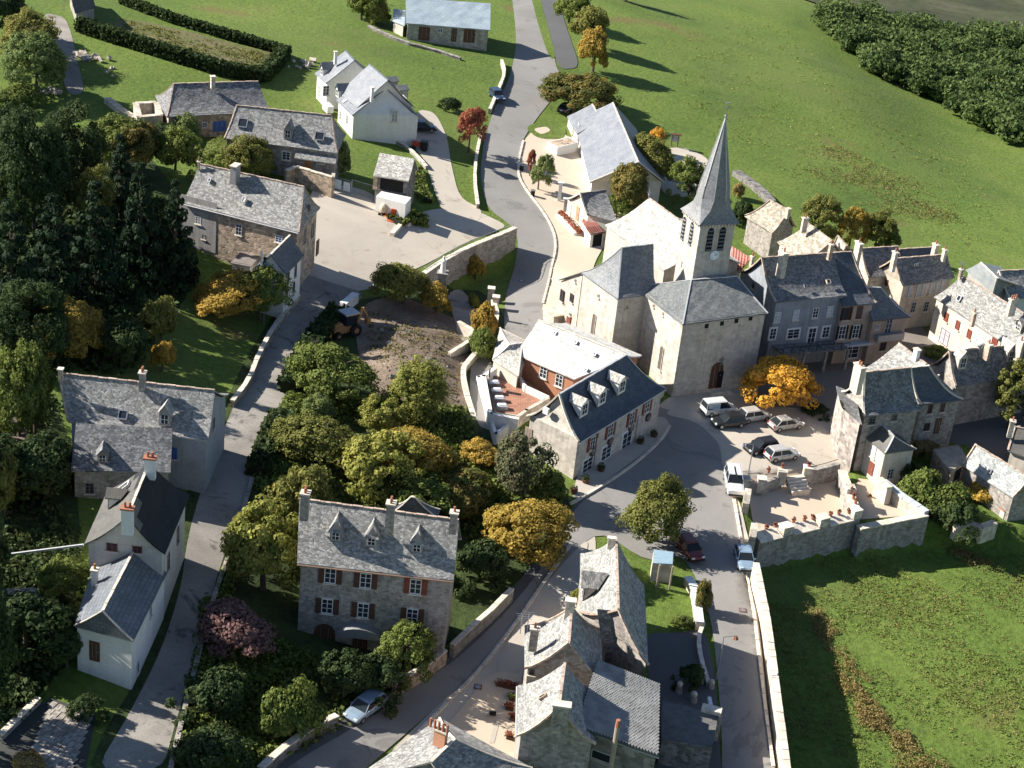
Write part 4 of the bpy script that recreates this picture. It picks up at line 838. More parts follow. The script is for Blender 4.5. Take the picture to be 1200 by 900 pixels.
# far buildings cut by the top edge
h=house('stone_barn','pair of shaded stone buildings cut by the top left edge of the photograph','barn',11,3,5,[(88,15),(112,8),(80,-6),(104,-12),(84,0),(108,-6)],STG,SLD,sag=0)
h=house('side_barn','small dark shed and walls beside the pale blue roofed barn','shed',7.2,2.3,3.2,[(460,24),(474,30),(462,12),(475,14),(461,10),(475,12)],PLC,STEELB,sag=0,ridge=False)
# ------------------------------------------------------------ roads and surfaces
ASPH=ground('asphalt_worn',[(.3,(.21,.20,.185)),(.6,(.27,.255,.235)),(.8,(.31,.29,.265))],.09,7,.2,.1,bd=.02,spots=[(.12,.58,.60,(.19,.18,.17),2.),(.5,.66,.7,(.17,.16,.15),.2)])
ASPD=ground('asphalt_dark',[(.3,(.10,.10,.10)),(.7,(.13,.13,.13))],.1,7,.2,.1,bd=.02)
GRAV=ground('gravel_pale',[(.25,(.36,.31,.25)),(.45,(.45,.40,.33)),(.7,(.52,.46,.38))],.1,9,.3,.12,spots=[(.25,.58,.7,(.28,.24,.19),1)],bd=.03)
SAND=ground('sand_orange',[(.3,(.54,.44,.33)),(.6,(.58,.48,.37))],.08,9,.2,.08,spots=[(.2,.62,.74,(.48,.35,.25),.6)],bd=.02)
LANEM=ground('lane_dusty',[(.25,(.15,.14,.125)),(.5,(.27,.245,.215)),(.7,(.36,.33,.285))],.12,6,.3,.2,spots=[(.3,.56,.66,(.10,.095,.085),1.5)],bd=.03)
SOIL=ground('bare_soil',[(.3,(.15,.11,.08)),(.6,(.25,.19,.145)),(.75,(.36,.29,.23))],.3,3,.8,.35,bd=.25)
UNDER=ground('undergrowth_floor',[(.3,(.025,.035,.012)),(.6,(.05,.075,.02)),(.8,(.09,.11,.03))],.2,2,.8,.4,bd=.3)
PAVE=ground('paving_pale',[(.3,(.42,.37,.31)),(.7,(.52,.47,.40))],.1,8,.2,.1,bd=.02)
BROWNG=ground('vegetable_plot',[(.3,(.10,.12,.035)),(.55,(.15,.14,.06)),(.75,(.22,.17,.10))],.25,2.5,.8,.3,bd=.3)
BLURBAR=ground('blurred_bar_mottle',[(.3,(.018,.022,.014)),(.45,(.035,.04,.02)),(.6,(.07,.075,.035)),(.8,(.10,.085,.075))],.035,.3,.6,.25,bd=.5)  # mottled dark tones of the out-of-focus bar
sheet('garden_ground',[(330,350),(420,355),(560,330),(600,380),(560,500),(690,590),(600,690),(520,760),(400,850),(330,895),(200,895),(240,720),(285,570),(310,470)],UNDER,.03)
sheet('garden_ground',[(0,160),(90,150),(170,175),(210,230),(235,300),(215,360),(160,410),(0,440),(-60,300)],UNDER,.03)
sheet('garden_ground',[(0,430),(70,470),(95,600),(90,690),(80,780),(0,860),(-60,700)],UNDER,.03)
sheet('bare_earth',[(425,355),(470,345),(560,385),(565,425),(540,440),(550,490),(520,480),(440,470),(415,400)],SOIL,.05)
sheet('vegetable_plot',[(140,20),(200,32),(300,58),(330,64),(305,90),(250,78),(160,52),(125,40)],BROWNG,.04)
sheet('yard',[(360,222),(400,216),(436,226),(470,262),(500,246),(540,243),(556,246),(590,262),(592,267),(545,284),(492,314),(465,322),(440,338),(400,345),(352,338),(352,300),(372,275)],GRAV,.05)
sheet('lane',[(345,318),(400,335),(430,345),(402,368),(372,395),(345,440),(318,500),(295,560),(270,630),(250,690),(228,770),(205,850),(190,905),(110,905),(150,840),(190,760),(212,690),(220,630),(240,560),(272,480),(300,420),(330,370)],LANEM,.06)
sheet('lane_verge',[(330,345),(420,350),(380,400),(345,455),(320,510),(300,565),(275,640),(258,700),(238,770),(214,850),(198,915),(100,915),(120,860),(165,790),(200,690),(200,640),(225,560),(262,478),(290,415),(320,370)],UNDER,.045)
sheet('driveway',[(488,128),(510,132),(524,160),(528,190),(538,232),(566,246),(560,262),(520,252),(508,222),(497,185),(478,168)],GRAV,.065)
road_px=[(598,-20),(641,-20),(646,30),(650,75),(659,92),(652,110),(628,140),(612,165),(605,198),(610,218),(642,258),(653,285),(646,320),(636,355),(640,395),(700,440),(780,482),(800,480),(840,510),(850,560),(864,610),(876,655),(890,720),(902,800),(912,880),(918,930),(846,930),(846,850),(836,740),(822,690),(800,650),(760,660),(700,620),(655,670),(600,730),(555,790),(510,830),(440,890),(400,930),(300,930),(350,890),(420,850),(470,815),(540,770),(610,700),(660,630),(676,590),(770,515),(775,490),(640,460),(590,400),(592,345),(608,290),(604,268),(570,244),(562,205),(567,165),(580,125),(598,90),(606,50)]
sheet('road',road_px,ASPH,.07)
sheet('side_road',[(632,-20),(650,-20),(660,20),(668,45),(680,80),(655,82),(645,50),(636,20)],ASPD,.08)
sheet('grass_verge',[(618,-20),(628,-20),(640,25),(652,68),(644,70),(632,35)],GRASS,.1)
sheet('pavement',[(636,455),(700,470),(756,492),(786,462),(850,452),(905,446),(960,462),(1000,480),(1004,540),(990,552),(870,560),(860,600),(846,560),(830,520),(780,505),(690,600),(650,640),(690,560),(700,520),(640,480)],GRAV,.045)
sheet('pavement',[(690,600),(640,670),(590,745),(525,815),(430,905),(640,910),(640,830),(690,700),(700,640)],PAVE,.045)
sheet('street_edge',[(690,570),(640,640),(598,694),(545,748),(520,768),(460,808),(400,846),(340,880),(300,910),(360,930),(470,850),(560,770),(640,690),(700,610)],ASPD,.05)
sheet('pavement',[(612,165),(640,140),(690,180),(735,200),(728,262),(700,300),(690,330),(655,360),(652,410),(638,388),(635,357),(645,322),(653,287),(643,257),(611,217),(606,200)],SAND,.09)
sheet('car_park',[(776,486),(800,474),(840,472),(880,478),(940,478),(978,500),(990,536),(962,545),(920,556),(880,556),(868,552),(862,566),(852,548),(843,520),(815,494)],GRAV,.09)
sheet('pavement',[(668,590),(700,572),(776,515),(785,498),(778,489),(765,490),(680,545)],PAVE,.1)
sheet('pavement',[(858,585),(866,585),(878,640),(886,680),(898,760),(905,820),(916,900),(918,930),(908,930),(900,850),(888,760),(872,660)],PAVE,.1)
sheet('forecourt',[(484,900),(540,830),(578,787),(610,790),(618,830),(618,930),(470,930)],SAND,.1)
sheet('pavement',[(612,720),(660,660),(690,630),(686,660),(668,690),(640,740),(610,790),(575,790)],PAVE,.095)
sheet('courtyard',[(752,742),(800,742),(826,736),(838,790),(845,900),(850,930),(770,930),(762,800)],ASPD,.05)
sheet('office_drive',[(768,176),(800,172),(832,186),(845,230),(800,232),(776,228),(770,200)],GRAV,.06)
sheet('terrace',[(874,561),(993,547),(1002,599),(886,633)],SAND,.05,False)
sheet('terrace',[(1006,561),(1037,565),(1083,598),(1080,603),(1008,610),(1000,580)],SAND,.06,False)
sheet('street',[(890,410),(905,425),(960,420),(1010,405),(1050,360),(1070,372),(1090,395),(1150,420),(1190,450),(1120,500),(1040,500),(1000,460),(990,490),(940,482),(870,476)],ground('street_brown',[(.3,(.17,.15,.13)),(.7,(.23,.20,.17))],.1,7,.2,.1,bd=.02),.05)
sheet('gravel_bank',[(1110,500),(1125,482),(1200,470),(1290,470),(1290,520),(1200,560),(1140,530)],ASPD,.04)
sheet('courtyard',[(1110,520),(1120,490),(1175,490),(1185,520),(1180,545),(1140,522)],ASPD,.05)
sheet('path',[(50,15),(76,20),(84,40),(90,70),(100,110),(78,112),(70,70),(56,38)],LANEM,.05)
sheet('path',[(552,425),(572,410),(580,440),(566,445),(575,505),(560,500),(550,460)],ASPH,.06)
sheet('path',[(520,345),(545,335),(575,395),(560,420),(540,400)],LANEM,.06)
sheet('lawn',[(616,151),(625,145),(650,144),(664,152),(660,164),(630,163)],GRASS,.13)
sheet('flower_bed',[(624,152),(640,149),(646,154),(634,159)],SAND,.15)
sheet('lawn',[(400,155),(470,165),(492,185),(485,240),(440,205),(400,190)],GRASS,.06) if 0 else None
sheet('blurred_bar_strip',[(890,-30),(925,-5),(1000,20),(1100,48),(1210,68),(1300,90),(1300,-60)],BLURBAR,.3)  # distant ground strip added to stand in for the blurred bar near the camera
yard=sheet('stone_yard',[(0,858),(60,818),(112,838),(100,905),(0,910)],plain('yard_bed',(.06,.06,.055),.95),.05,False)
random.seed(3); y0_,ya,yb=at(60,822),at(2,862)-at(60,822),at(108,842)-at(60,822)
for i in range(7):
    for j in range(9):
        u0,v0=i/7+random.uniform(-.008,.008),j/9; c=y0_+yb*((u0+.07))+(ya*.0)+Vector((ya.x,ya.y,0)).normalized()*0
        c=y0_+yb*(i+.5)/7+(at(55,905)-at(84,832))*((j+.5)/9); w_=yb.length/7; l_=(at(55,905)-at(84,832)).length/9
        m=MB(); d=yb.normalized(); d.z=0; n_=Vector((-d.y,d.x,0)); c.z=H(c.x,c.y)+.09+random.uniform(-.012,.012)
        m.box(c,w_*random.uniform(.88,.96),l_*random.uniform(.88,.95),.1,d,n_); m.build('paving_stone',MC['stone_grey'],yard)
random.seed(7)
# ------------------------------------------------------------ walls
def ontop(px,py,h):
    p=at(px,py)
    for _ in range(5): p=onz(px,py,H(p.x,p.y)+h)
    return p
def smooth(P,k=1):
    for _ in range(k):
        Q=[P[0]]
        for a,b in zip(P,P[1:]): Q+=[a.lerp(b,.25),a.lerp(b,.75)]
        P=Q+[P[-1]]
    return P
def wall_thing(name,label,pts,top_h=None,z=None,w=.45,down=1.2,mat=STG,cop=COP,cat='wall',rnd=0,group=None,stones=True,coph=.12):
    """pts: photo points along the top of the wall; top stands top_h above the ground or at heights given as third value"""
    P=[onz(*p) if len(p)==3 else ontop(p[0],p[1],top_h) for p in pts]
    if rnd: P=smooth(P,rnd)
    b=P[len(P)//2]; t=thing(name,Vector((b.x,b.y,H(b.x,b.y))),label,cat,group)
    m=MB()
    side=[]
    for i,p in enumerate(P):
        d=(P[min(i+1,len(P)-1)]-P[max(i-1,0)]); d.z=0; d.normalize(); side.append(Vector((-d.y,d.x,0)))
    for i in range(len(P)-1):
        a,b=P[i],P[i+1]; na,nb=side[i]*w/2,side[i+1]*w/2; dn=Vector((0,0,-down-.3))
        vs=[a-na,b-nb,b+nb,a+na]; m.add(vs+[v+dn for v in vs],[(0,1,2,3),(0,4,5,1),(1,5,6,2),(2,6,7,3),(3,7,4,0)])
    m.build('masonry',mat,t)
    if stones:                                       # coping stones laid one by one
        tot=0; src=None; k=0
        for i in range(len(P)-1):
            a,b=P[i],P[i+1]; L=(b-a).length; n=max(1,int(round(L/(1.1))))
            d=(b-a)/n; 
            for j in range(n):
                m=MB(); r=random.uniform(-.02,.03); m.bar(a+d*(j+.02)+V3*(coph/2+r-.01),a+d*(j+.97)+V3*(coph/2+r-.01),w+.08+random.uniform(0,.05),coph); m.build('coping_stone',cop,t)
    return t
def flank(P,w): return P
# right-hand road wall above the meadow
wall_thing('road_wall','long stone parapet wall between the right-hand road and the low meadow',[(886,660,1.1),(892,690,1.),(899,725,.8),(906,775,.6),(912,825,.4),(918,868,.2),(924,915,0)],w=.55,down=5,mat=STP,rnd=1)
# terrace: masonry and battlements
e=thing('terrace_wall',onz(945,620,-1),'tall stone retaining wall with raised merlons and sloping slabs round the sandy terrace','wall')
zt_=.55
def runbox(a,b,w,top,bot,mat,name,par=e,lab=None):
    m=MB(); d=(b-a); d.z=0; L=d.length; d.normalize(); n=Vector((-d.y,d.x,0)); c=(a+b)/2; m.box(Vector((c.x,c.y,(top+bot)/2)),L,w,top-bot,d,n); return m.build(name,mat,par)
A_=onz(884.5,650,-.2); B_=onz(1003,621,-.2); C2_=onz(990,541,-.2)
A_=onz(888,628,zt_); B_=onz(1006,600,zt_); C_=onz(988,546,zt_+.3); D_=onz(876,566,.9)
runbox(A_,B_,.9,zt_-.35,-7,STG,'masonry'); runbox(B_,C_,.8,zt_-.35,-4,STG,'masonry'); 
n7=7
for f,w in ((.27,1.25),(.63,1.25),(.965,1.1)):       # raised merlons
    p=A_.lerp(B_,f); d=(B_-A_).normalized(); nn=Vector((-d.y,d.x,0))
    if w: 
        m=MB(); m.box(Vector((p.x,p.y,zt_+.0)),w,1.05,.9,d,nn); m.build('merlon',STP,e); m=MB(); m.box(Vector((p.x,p.y,zt_+.5)),w+.1,1.15,.12,d,nn); m.build('merlon_cap',COP,e)
for i in range(3):                                   # sloped slabs between
    a=A_.lerp(B_,(i*2+.0)/7+.06+(.06 if i else 0)); b=A_.lerp(B_,(i*2)/7+.2+.02+(.0 if i else 0)); d=(B_-A_).normalized(); nn=Vector((-d.y,d.x,0)); 
for (f0,f1) in ((.0,.215),(.325,.575),(.685,.92)):
    a,b=A_.lerp(B_,f0),A_.lerp(B_,f1); d=(B_-A_).normalized(); nn=Vector((-d.y,d.x,0)); m=MB(); c=(a+b)/2
    k=max(1,int((b-a).length/1.0))
    for q_ in range(k):
        m=MB(); x0=a.lerp(b,q_/k); x1=a.lerp(b,(q_+.97)/k); c=(x0+x1)/2
        m.box(Vector((c.x,c.y,zt_-.25)),(x1-x0).length,1.5,.16,d,(nn-V3*-.28).normalized(),(V3-nn*.28).normalized()); m.build('coping_slab',COP,e)
for i,f in enumerate((.5,)):
    p=B_.lerp(C_,f); d=(C_-B_).normalized(); nn=Vector((-d.y,d.x,0)); m=MB(); m.box(Vector((p.x,p.y,zt_)),1.2,1.0,.8,d,nn); m.build('merlon',STP,e)
for i in range(8):
    p=B_.lerp(C_,(i+.5)/8); d=(C_-B_).normalized(); nn=Vector((-d.y,d.x,0)); m=MB(); m.box(Vector((p.x,p.y,zt_-.28)),(C_-B_).length/8*.95,.95,.14,d,nn); m.build('coping_slab',COP,e)
# inner wall between car park and terrace with steps
e2=thing('step_wall',onz(925,556,0),'low wall with square piers and a flight of stone steps between car park and terrace','wall')
q0=onz(874,561,1.0); q1=onz(893,562,.9); q2=onz(917,553,.9); q3=onz(947,549,.9); q4=onz(984,540,.9)
runbox(q0,q1,.5,.55,-1.4,STG,'masonry',e2); runbox(q1,q2,.5,.5,-1.4,STG,'masonry',e2); runbox(q3,q4,.5,.6,-1.4,STG,'masonry',e2)
for p in (q0,q1,q2,q3): m=MB(); m.box(Vector((p.x,p.y,.25)),.9,.9,1.6); m.build('pier',STP,e2); m=MB(); m.box(Vector((p.x,p.y,1.1)),1.02,1.02,.12); m.build('pier_cap',COP,e2)
d=(q3-q2); d.z=0; L=d.length-1.; d.normalize(); nn=Vector((-d.y,d.x,0)); 
if nn.y>0: nn=-nn
c=(q2+q3)/2
for i in range(5):
    m=MB(); p=Vector((c.x,c.y,.15-.21*i))+nn*(.34*i+.2); m.box(p-V3*.3,L,.55,.7,d,nn); m.build('step',COP,e2)
# west side of terrace: tall rounded upright slabs by the road
for i,(x,y,hh_,w) in enumerate(((874,590,1.5,2.6),(882,628,1.2,2.4))):
    p=onz(x,y,.2); t=thing('roadside_wall',p,('tall' if i==0 else 'lower')+' pale pointed wall slab between the road and the terrace, '+('next to the white pickup' if i==0 else 'above the light blue car'),'wall')
    d=(onz(x+3,y-22,.2)-onz(x,y,.2)).normalized(); m=MB(); nn=Vector((-d.y,d.x,0))
    poly=[(-w/2,-1.2),(w/2,-1.2),(w/2,.7*hh_),(w*.25,hh_),(-w*.25,hh_*.95),(-w/2,.5*hh_)]
    m.prism([p+d*a+V3*b-nn*.35 for a,b in poly],nn*.7); m.build('slab',STP,t)
for i,(x,y) in enumerate(((898,618.5),(908.6,616),(930,610.5),(942.5,609),(952.5,607),(973,603),(983,601),(995,599),(1003,587),(1000.5,581.5),(998,575),(901,551),(917,547),(948,545),(1028,562),(1019,583))):
    p=onz(x,y,.7 if i<11 else 1.3)
    if i>=14: p=at(x,y)
    where=['left end of the battlement','second from the left on the battlement','left of the middle merlon','middle of the battlement','right of the middle merlon','second bay from the right','right bay of the battlement','corner of the battlement','right-hand wall, nearest the corner','middle of the right-hand wall','far end of the right-hand wall','second pier of the step wall','pier left of the steps','pier right of the steps','sunny annexe floor by the small white house','sunny annexe floor near the wall'][i]
    t=thing('flower_pot',p,'terracotta pot of flowers, '+where,'flower pot','flower pots on the terrace walls'); m=MB(); m.tube(p-V3*.3,p+V3*.12,.15,.2,8); m.build('pot',TERRA,t); m=MB()
    for k in range(14): 
        a=random.uniform(0,6.3); r=random.uniform(0,.25); c=p+Vector((r*math.cos(a),r*math.sin(a),.15+random.uniform(0,.25))); m.box(c,.12,.12,.1,Vector((math.cos(a),math.sin(a),0)),Vector((-math.sin(a),math.cos(a),0)))
    m.build('flowers',plain('flower_rust',(.17,.07,.045),.9,0,.4,9),t)
wall_thing('annexe_wall','stone wall round the small lower terrace annexe, beside the big bushes',[(1006,619,-.6),(1045,611,-.6),(1086,603,-.5)],w=.8,down=4.5,mat=STG,cop=COP)
wall_thing('annexe_wall','row of bluish lattice blocks along the right edge of the lower terrace',[(1086,601,-.3),(1060,584,-.2),(1035,564,0)],w=.7,down=3.,mat=STP,cop=plain('lattice_block',(.50,.53,.55)),coph=.25)
wall_thing('annexe_wall','white pier wall at the foot of the small white house',[(1030,560,.6),(1043,572,.6)],w=.7,down=2.2,mat=PLC)
# yard retaining wall
wall_thing('retaining_wall','long retaining wall with rail and parapet below the pale yard, above the main road',[(604,267,5.7),(575,279,5.7),(548,290,5.8),(520,305,6.),(496,321,6.1)],w=.6,down=6,mat=STG)
e=thing('wall_railing',onz(548,284,7),'thin metal railing along the top of the yard retaining wall','railing'); P=[onz(x,y,6.4) for x,y in ((602,262),(575,273),(548,284),(520,298),(497,314))]
m=MB()
for a,b in zip(P,P[1:]): m.bar(a,b,.05)
m.build('rail',METAL,e); m=MB()
for a,b in zip(P,P[1:]):
    for k in range(4): p=a.lerp(b,k/4); m.bar(p,p-V3*.8,.04)
p_=m.build('rail_post',METAL,e); p_['kind']='stuff'
wall_thing('garden_wall','white L-shaped block wall at the edge of the bare earth',[(527,414,4.1),(552,398,3.9),(553,386,3.9),(537,377,4.0)],w=.4,down=2.5,mat=PLC,cop=COP)
wall_thing('curved_wall','curved pale stone wall down beside the ramp left of the inn',[(578,352,2.4),(584,372,2.6),(570,400,3.0),(548,424,3.4),(541,434,3.6),(549,470,2.8),(557,493,2.2),(549,505,2.)],w=.5,down=3,mat=STP,cop=COP,rnd=2)
wall_thing('lane_wall','low stone wall along the left side of the lane, below the gold tree',[(350,345),(322,380),(303,415),(292,445),(272,470)],.8,w=.4,down=1.2,mat=STB,rnd=1)
wall_thing('lane_wall','white topped end wall beside the lane above the digger',[(402,356),(417,344)],1.1,w=.8,down=1.6,mat=PLW,cop=WHITE)
wall_thing('lane_wall','stone kerb wall along the right side of the lane beside the dark garden',[(296,560),(272,640),(250,700),(232,770),(214,840),(200,900)],.35,w=.3,down=.8,mat=STD,cop=STG,rnd=1)
wall_thing('street_wall','rubble wall below the mansion garden along the main street',[(600,690),(575,715),(552,735),(530,756)],1.4,w=.4,down=2,mat=STG)
wall_thing('street_wall','pinkish stone wall with a gate by the mansion corner',[(522,762),(500,779),(480,790),(462,800)],1.5,w=.4,down=2.2,mat=STB)
wall_thing('street_wall','low mossy wall below the dark shrubs at the bottom of the main street',[(395,838),(370,850),(345,866),(322,885),(305,900)],1.0,w=.5,down=1.6,mat=STD,rnd=1)
wall_thing('roadside_wall','low white-stone garden wall beside the right-hand road, left side',[(806,676),(815,690),(818,712),(820,730)],.9,w=.7,down=1.4,mat=STP,cop=WHITE,rnd=1)
wall_thing('roadside_wall','thin pale kerb wall curving past the shaded courtyard on the right-hand road',[(824,730),(818,748),(822,775),(830,800)],.5,w=.3,down=.9,mat=STG,rnd=1)
wall_thing('porch_wall','stone terrace wall with pale coping in front of the orange door',[(335,200,9.4),(347,195,9.5),(390,208,9.4),(391,203,9.9)],w=.4,down=3,mat=STB)
wall_thing('north_wall','low stone wall along the left side of the main road, beyond the red tree',[(588,70),(592,85),(584,105),(574,128)],.8,w=.4,down=1.2,mat=STG,rnd=1)
wall_thing('north_wall','pale wall strip along the main road near the red tree',[(565,150),(558,182),(556,210),(560,240)],.6,w=.35,down=1.,mat=STG,rnd=1)
wall_thing('meadow_wall','dark dry stone wall in the grass behind the church spire',[(862,200),(880,212),(897,226),(905,236)],.8,w=1.2,down=1.2,mat=STD,cop=STD,rnd=1)
wall_thing('field_wall','low dark field wall crossing the grass below the blue-roofed barn',[(432,30),(470,48),(510,58),(540,68)],.4,w=.5,down=.7,mat=STD,cop=STG,rnd=1)
wall_thing('ruined_wall','broken pale stone wall at the foot of the garden house, right edge',[(1120,615),(1135,612),(1150,618),(1166,612)],1.,w=.8,down=1.6,mat=STP,cop=STP)
wall_thing('ivy_wall','white and brick garden wall with ivy in front of the garden house',[(1131,566),(1150,578),(1168,590),(1180,600)],.9,w=.6,down=1.6,mat=STP,cop=TERRA)
wall_thing('ruin','roofless square stone enclosure beside the dark farmhouse',[(159,121,11.5),(183,120,11.5),(188,135,11.5),(163,137,11.5),(159,121,11.5)],w=.7,down=2.2,mat=STP,cop=STP)
wall_thing('ruin','tumbled pale stone wall running from the enclosure along the slope',[(125,115),(145,130),(165,142),(192,150)],.7,w=.9,down=1.2,mat=STP,cop=STP)
wall_thing('bottom_wall','pale low wall at the lower left beside the flagstone yard',[(0,862),(20,842),(45,818)],.5,w=.4,down=1,mat=STG)
wall_thing('driveway_wall','curved low stone wall round the lawn below the modern white house',[(413,157),(440,158),(470,166),(487,180),(500,195)],.5,w=.3,down=.8,mat=STG,rnd=1)
e=thing('gateway',onz(834,830,1),'pale capped gateway beam on a shaded stone pier by the right-hand road','gateway'); a=onz(822.5,829,1.6); b=onz(845.5,834.5,1.6)
m=MB(); m.bar(a,b,.9,.35); m.build('beam',COP,e); m=MB(); m.box(b-Vector((.4,0,1.9)),1.,.8,3.4); m.build('pier',STG,e); m=MB(); m.bar(onz(831,818,1.6),onz(833,827,1.6),.3,.3); m.build('arm',WHITE,e)
for (x,y) in ((576,338),(581.5,348)):
    p=onz(x,y,3.2); t=thing('gate_pier',Vector((p.x,p.y,1.5)),'square stone gate pier at the top of the inn ramp, '+('farther one' if y<340 else 'nearer one'),'gate pier','gate piers at the ramp'); m=MB(); m.box(p-V3*1.2,.8,.8,2.4); m.build('shaft',STP,t); m=MB(); m.box(p+V3*.07,.95,.95,.14); m.build('cap',COP,t)
# ------------------------------------------------------------ vegetation
def leafcloud(cent,rad,nper,leaf,rng,flat=.75,crown_c=None,out=.9,tone_c=None):
    K=len(cent); n=K*nper
    d=rng.normal(size=(n,3)); d/=np.linalg.norm(d,axis=1)[:,None]; r=rng.uniform(.45,1,size=(n,1))**.5
    cc=np.repeat(cent,nper,0); rr=np.repeat(rad,nper)[:,None]
    pos=cc+d*r*rr*np.array([1,1,flat])
    nor=d*out+rng.normal(size=(n,3))*.45
    if crown_c is not None:
        o=pos-crown_c; o/=np.linalg.norm(o,axis=1)[:,None]+1e-6; nor+=o*.5
    nor/=np.linalg.norm(nor,axis=1)[:,None]
    t=np.cross(nor,rng.normal(size=(n,3))); t/=np.linalg.norm(t,axis=1)[:,None]; b=np.cross(nor,t)
    s=leaf*rng.uniform(.6,1.3,size=(n,1))
    v=np.stack([pos-t*s-b*s*.3,pos-b*s*.8+nor*s*.15,pos+t*s,pos+b*s*.8+nor*s*.15],1).reshape(-1,3)
    tc=np.repeat(rng.uniform(0,1,K) if tone_c is None else tone_c,nper)
    tone=np.clip(.65*tc+.35*rng.uniform(0,1,n),0,1)
    return v,np.repeat(tone,4)
def crownmesh(name,seed,kind,K,nper,leaf,mat,rc=.26):
    rng=np.random.default_rng(seed)
    if kind=='cone':
        c=[];rd=[]
        L=12
        for i in range(L):
            t=i/(L-1); R=(1-t)**.85*.92+.04; k=max(2,int((1-t)*K/5)+2)
            for j in range(k):
                a=2*math.pi*(j+rng.uniform(-.3,.3))/k+i; q=R*rng.uniform(.45,1.)
                c.append((q*math.cos(a),q*math.sin(a),2.1*t+.05-.18*q)); rd.append(.13+.13*(1-t))
        c=np.array(c); rd=np.array(rd); v,tone=leafcloud(c,rd,nper,leaf,rng,.45,np.array([0,0,.4]))
    else:
        lump=rng.normal(size=(9,3)); lump/=np.linalg.norm(lump,axis=1)[:,None]; amp=rng.uniform(-.34,.30,9)
        d=rng.normal(size=(K,3)); d/=np.linalg.norm(d,axis=1)[:,None]; d[:,2]=np.where(d[:,2]<-.35,-d[:,2],d[:,2])
        q=1+sum(a*np.clip(d@l,0,1)**2*2 for a,l in zip(amp,lump))
        r=rng.uniform(.5,.86,K)**.7*q
        zs={'round':.95,'tall':1.6,'flat':.62,'shrub':.7}[kind]
        c=d*r[:,None]*np.array([1,1,zs]); c[:,2]+=zs*.62
        rd=rng.uniform(.6,1.25,K)*rc
        v,tone=leafcloud(c,rd,nper,leaf,rng,.8,np.array([0,0,zs*.4]))
    me=fastmesh(name,v,np.arange(len(v)),4,tone); me.materials.append(mat); return me
def trunkmesh(seed,lean=0,r=.06,h=1.,limbs=4):
    rnd=random.Random(seed); m=MB(); a=Vector((0,0,-.1)); b=Vector((rnd.uniform(-.05,.05),rnd.uniform(-.05,.05),h*.55)); c=b+Vector((rnd.uniform(-.1,.1),rnd.uniform(-.1,.1),h*.45))
    m.tube(a,b,r*1.2,r*.8,7); m.tube(b,c,r*.8,r*.35,6)
    for i in range(limbs):
        t=rnd.uniform(.35,.9); p=a.lerp(c,t) if t>.5 else b; an=i*6.28/limbs+rnd.random(); m.tube(p,p+Vector((math.cos(an)*.45,math.sin(an)*.45,.35)),r*.4,r*.12,5)
    me=bpy.data.meshes.new('trunk'); me.from_pydata([tuple(v) for v in m.v],[],m.f); me.materials.append(BARK); return me
G=lambda n,a,b,c: leafm(n,a,b,c)
FM=dict(
 green=G('leaf_green',(.045,.062,.016),(.078,.098,.025),(.115,.135,.038)),
 dark=G('leaf_dark',(.016,.026,.011),(.028,.042,.016),(.045,.060,.022)),
 conif=G('leaf_conifer',(.006,.012,.007),(.011,.021,.011),(.020,.036,.016)),
 olive=G('leaf_olive',(.06,.067,.019),(.10,.102,.028),(.145,.138,.042)),
 gold=G('leaf_gold',(.11,.083,.02),(.20,.14,.03),(.29,.20,.05)),
 lime=G('leaf_lime',(.075,.085,.022),(.125,.13,.032),(.18,.175,.05)),
 orange=G('leaf_orange',(.17,.10,.016),(.29,.17,.025),(.38,.24,.05)),
 mixed=G('leaf_mixed',(.04,.055,.018),(.08,.08,.024),(.17,.11,.035)),
 pale=G('leaf_pale',(.06,.08,.03),(.095,.12,.042),(.14,.165,.065)),
 red=G('leaf_red',(.11,.03,.025),(.17,.055,.04),(.19,.12,.035)),
 plum=G('leaf_plum',(.07,.04,.042),(.115,.065,.065),(.17,.10,.10)),
 rust=G('leaf_rust',(.11,.085,.035),(.16,.12,.05),(.21,.165,.075)),
 mead=G('leaf_meadow',(.07,.088,.025),(.095,.115,.03),(.14,.14,.05)),
 dock=G('leaf_dock',(.075,.075,.03),(.11,.10,.04),(.15,.12,.055)),
 wine=G('leaf_greypurple',(.05,.055,.03),(.08,.085,.045),(.13,.10,.08)))
SP={}
def species(kind,col,big):
    k=(kind,col,big)
    if k not in SP:
        sd=abs(hash(kind))%97+len(SP)*7+3; sd=len(SP)*13+5
        if kind=='cone': me=crownmesh('crown_'+kind,sd,kind,40,85,.048,FM[col])
        elif big: me=crownmesh('crown_'+kind,sd,kind,210,120,.031,FM[col],.19)
        else: me=crownmesh('crown_'+kind,sd,kind,115,95,.047,FM[col],.23)
        SP[k]=(me,trunkmesh(sd,r=.075 if not big else .055,h=1.2 if kind!='cone' else 1.7))
    return SP[k]
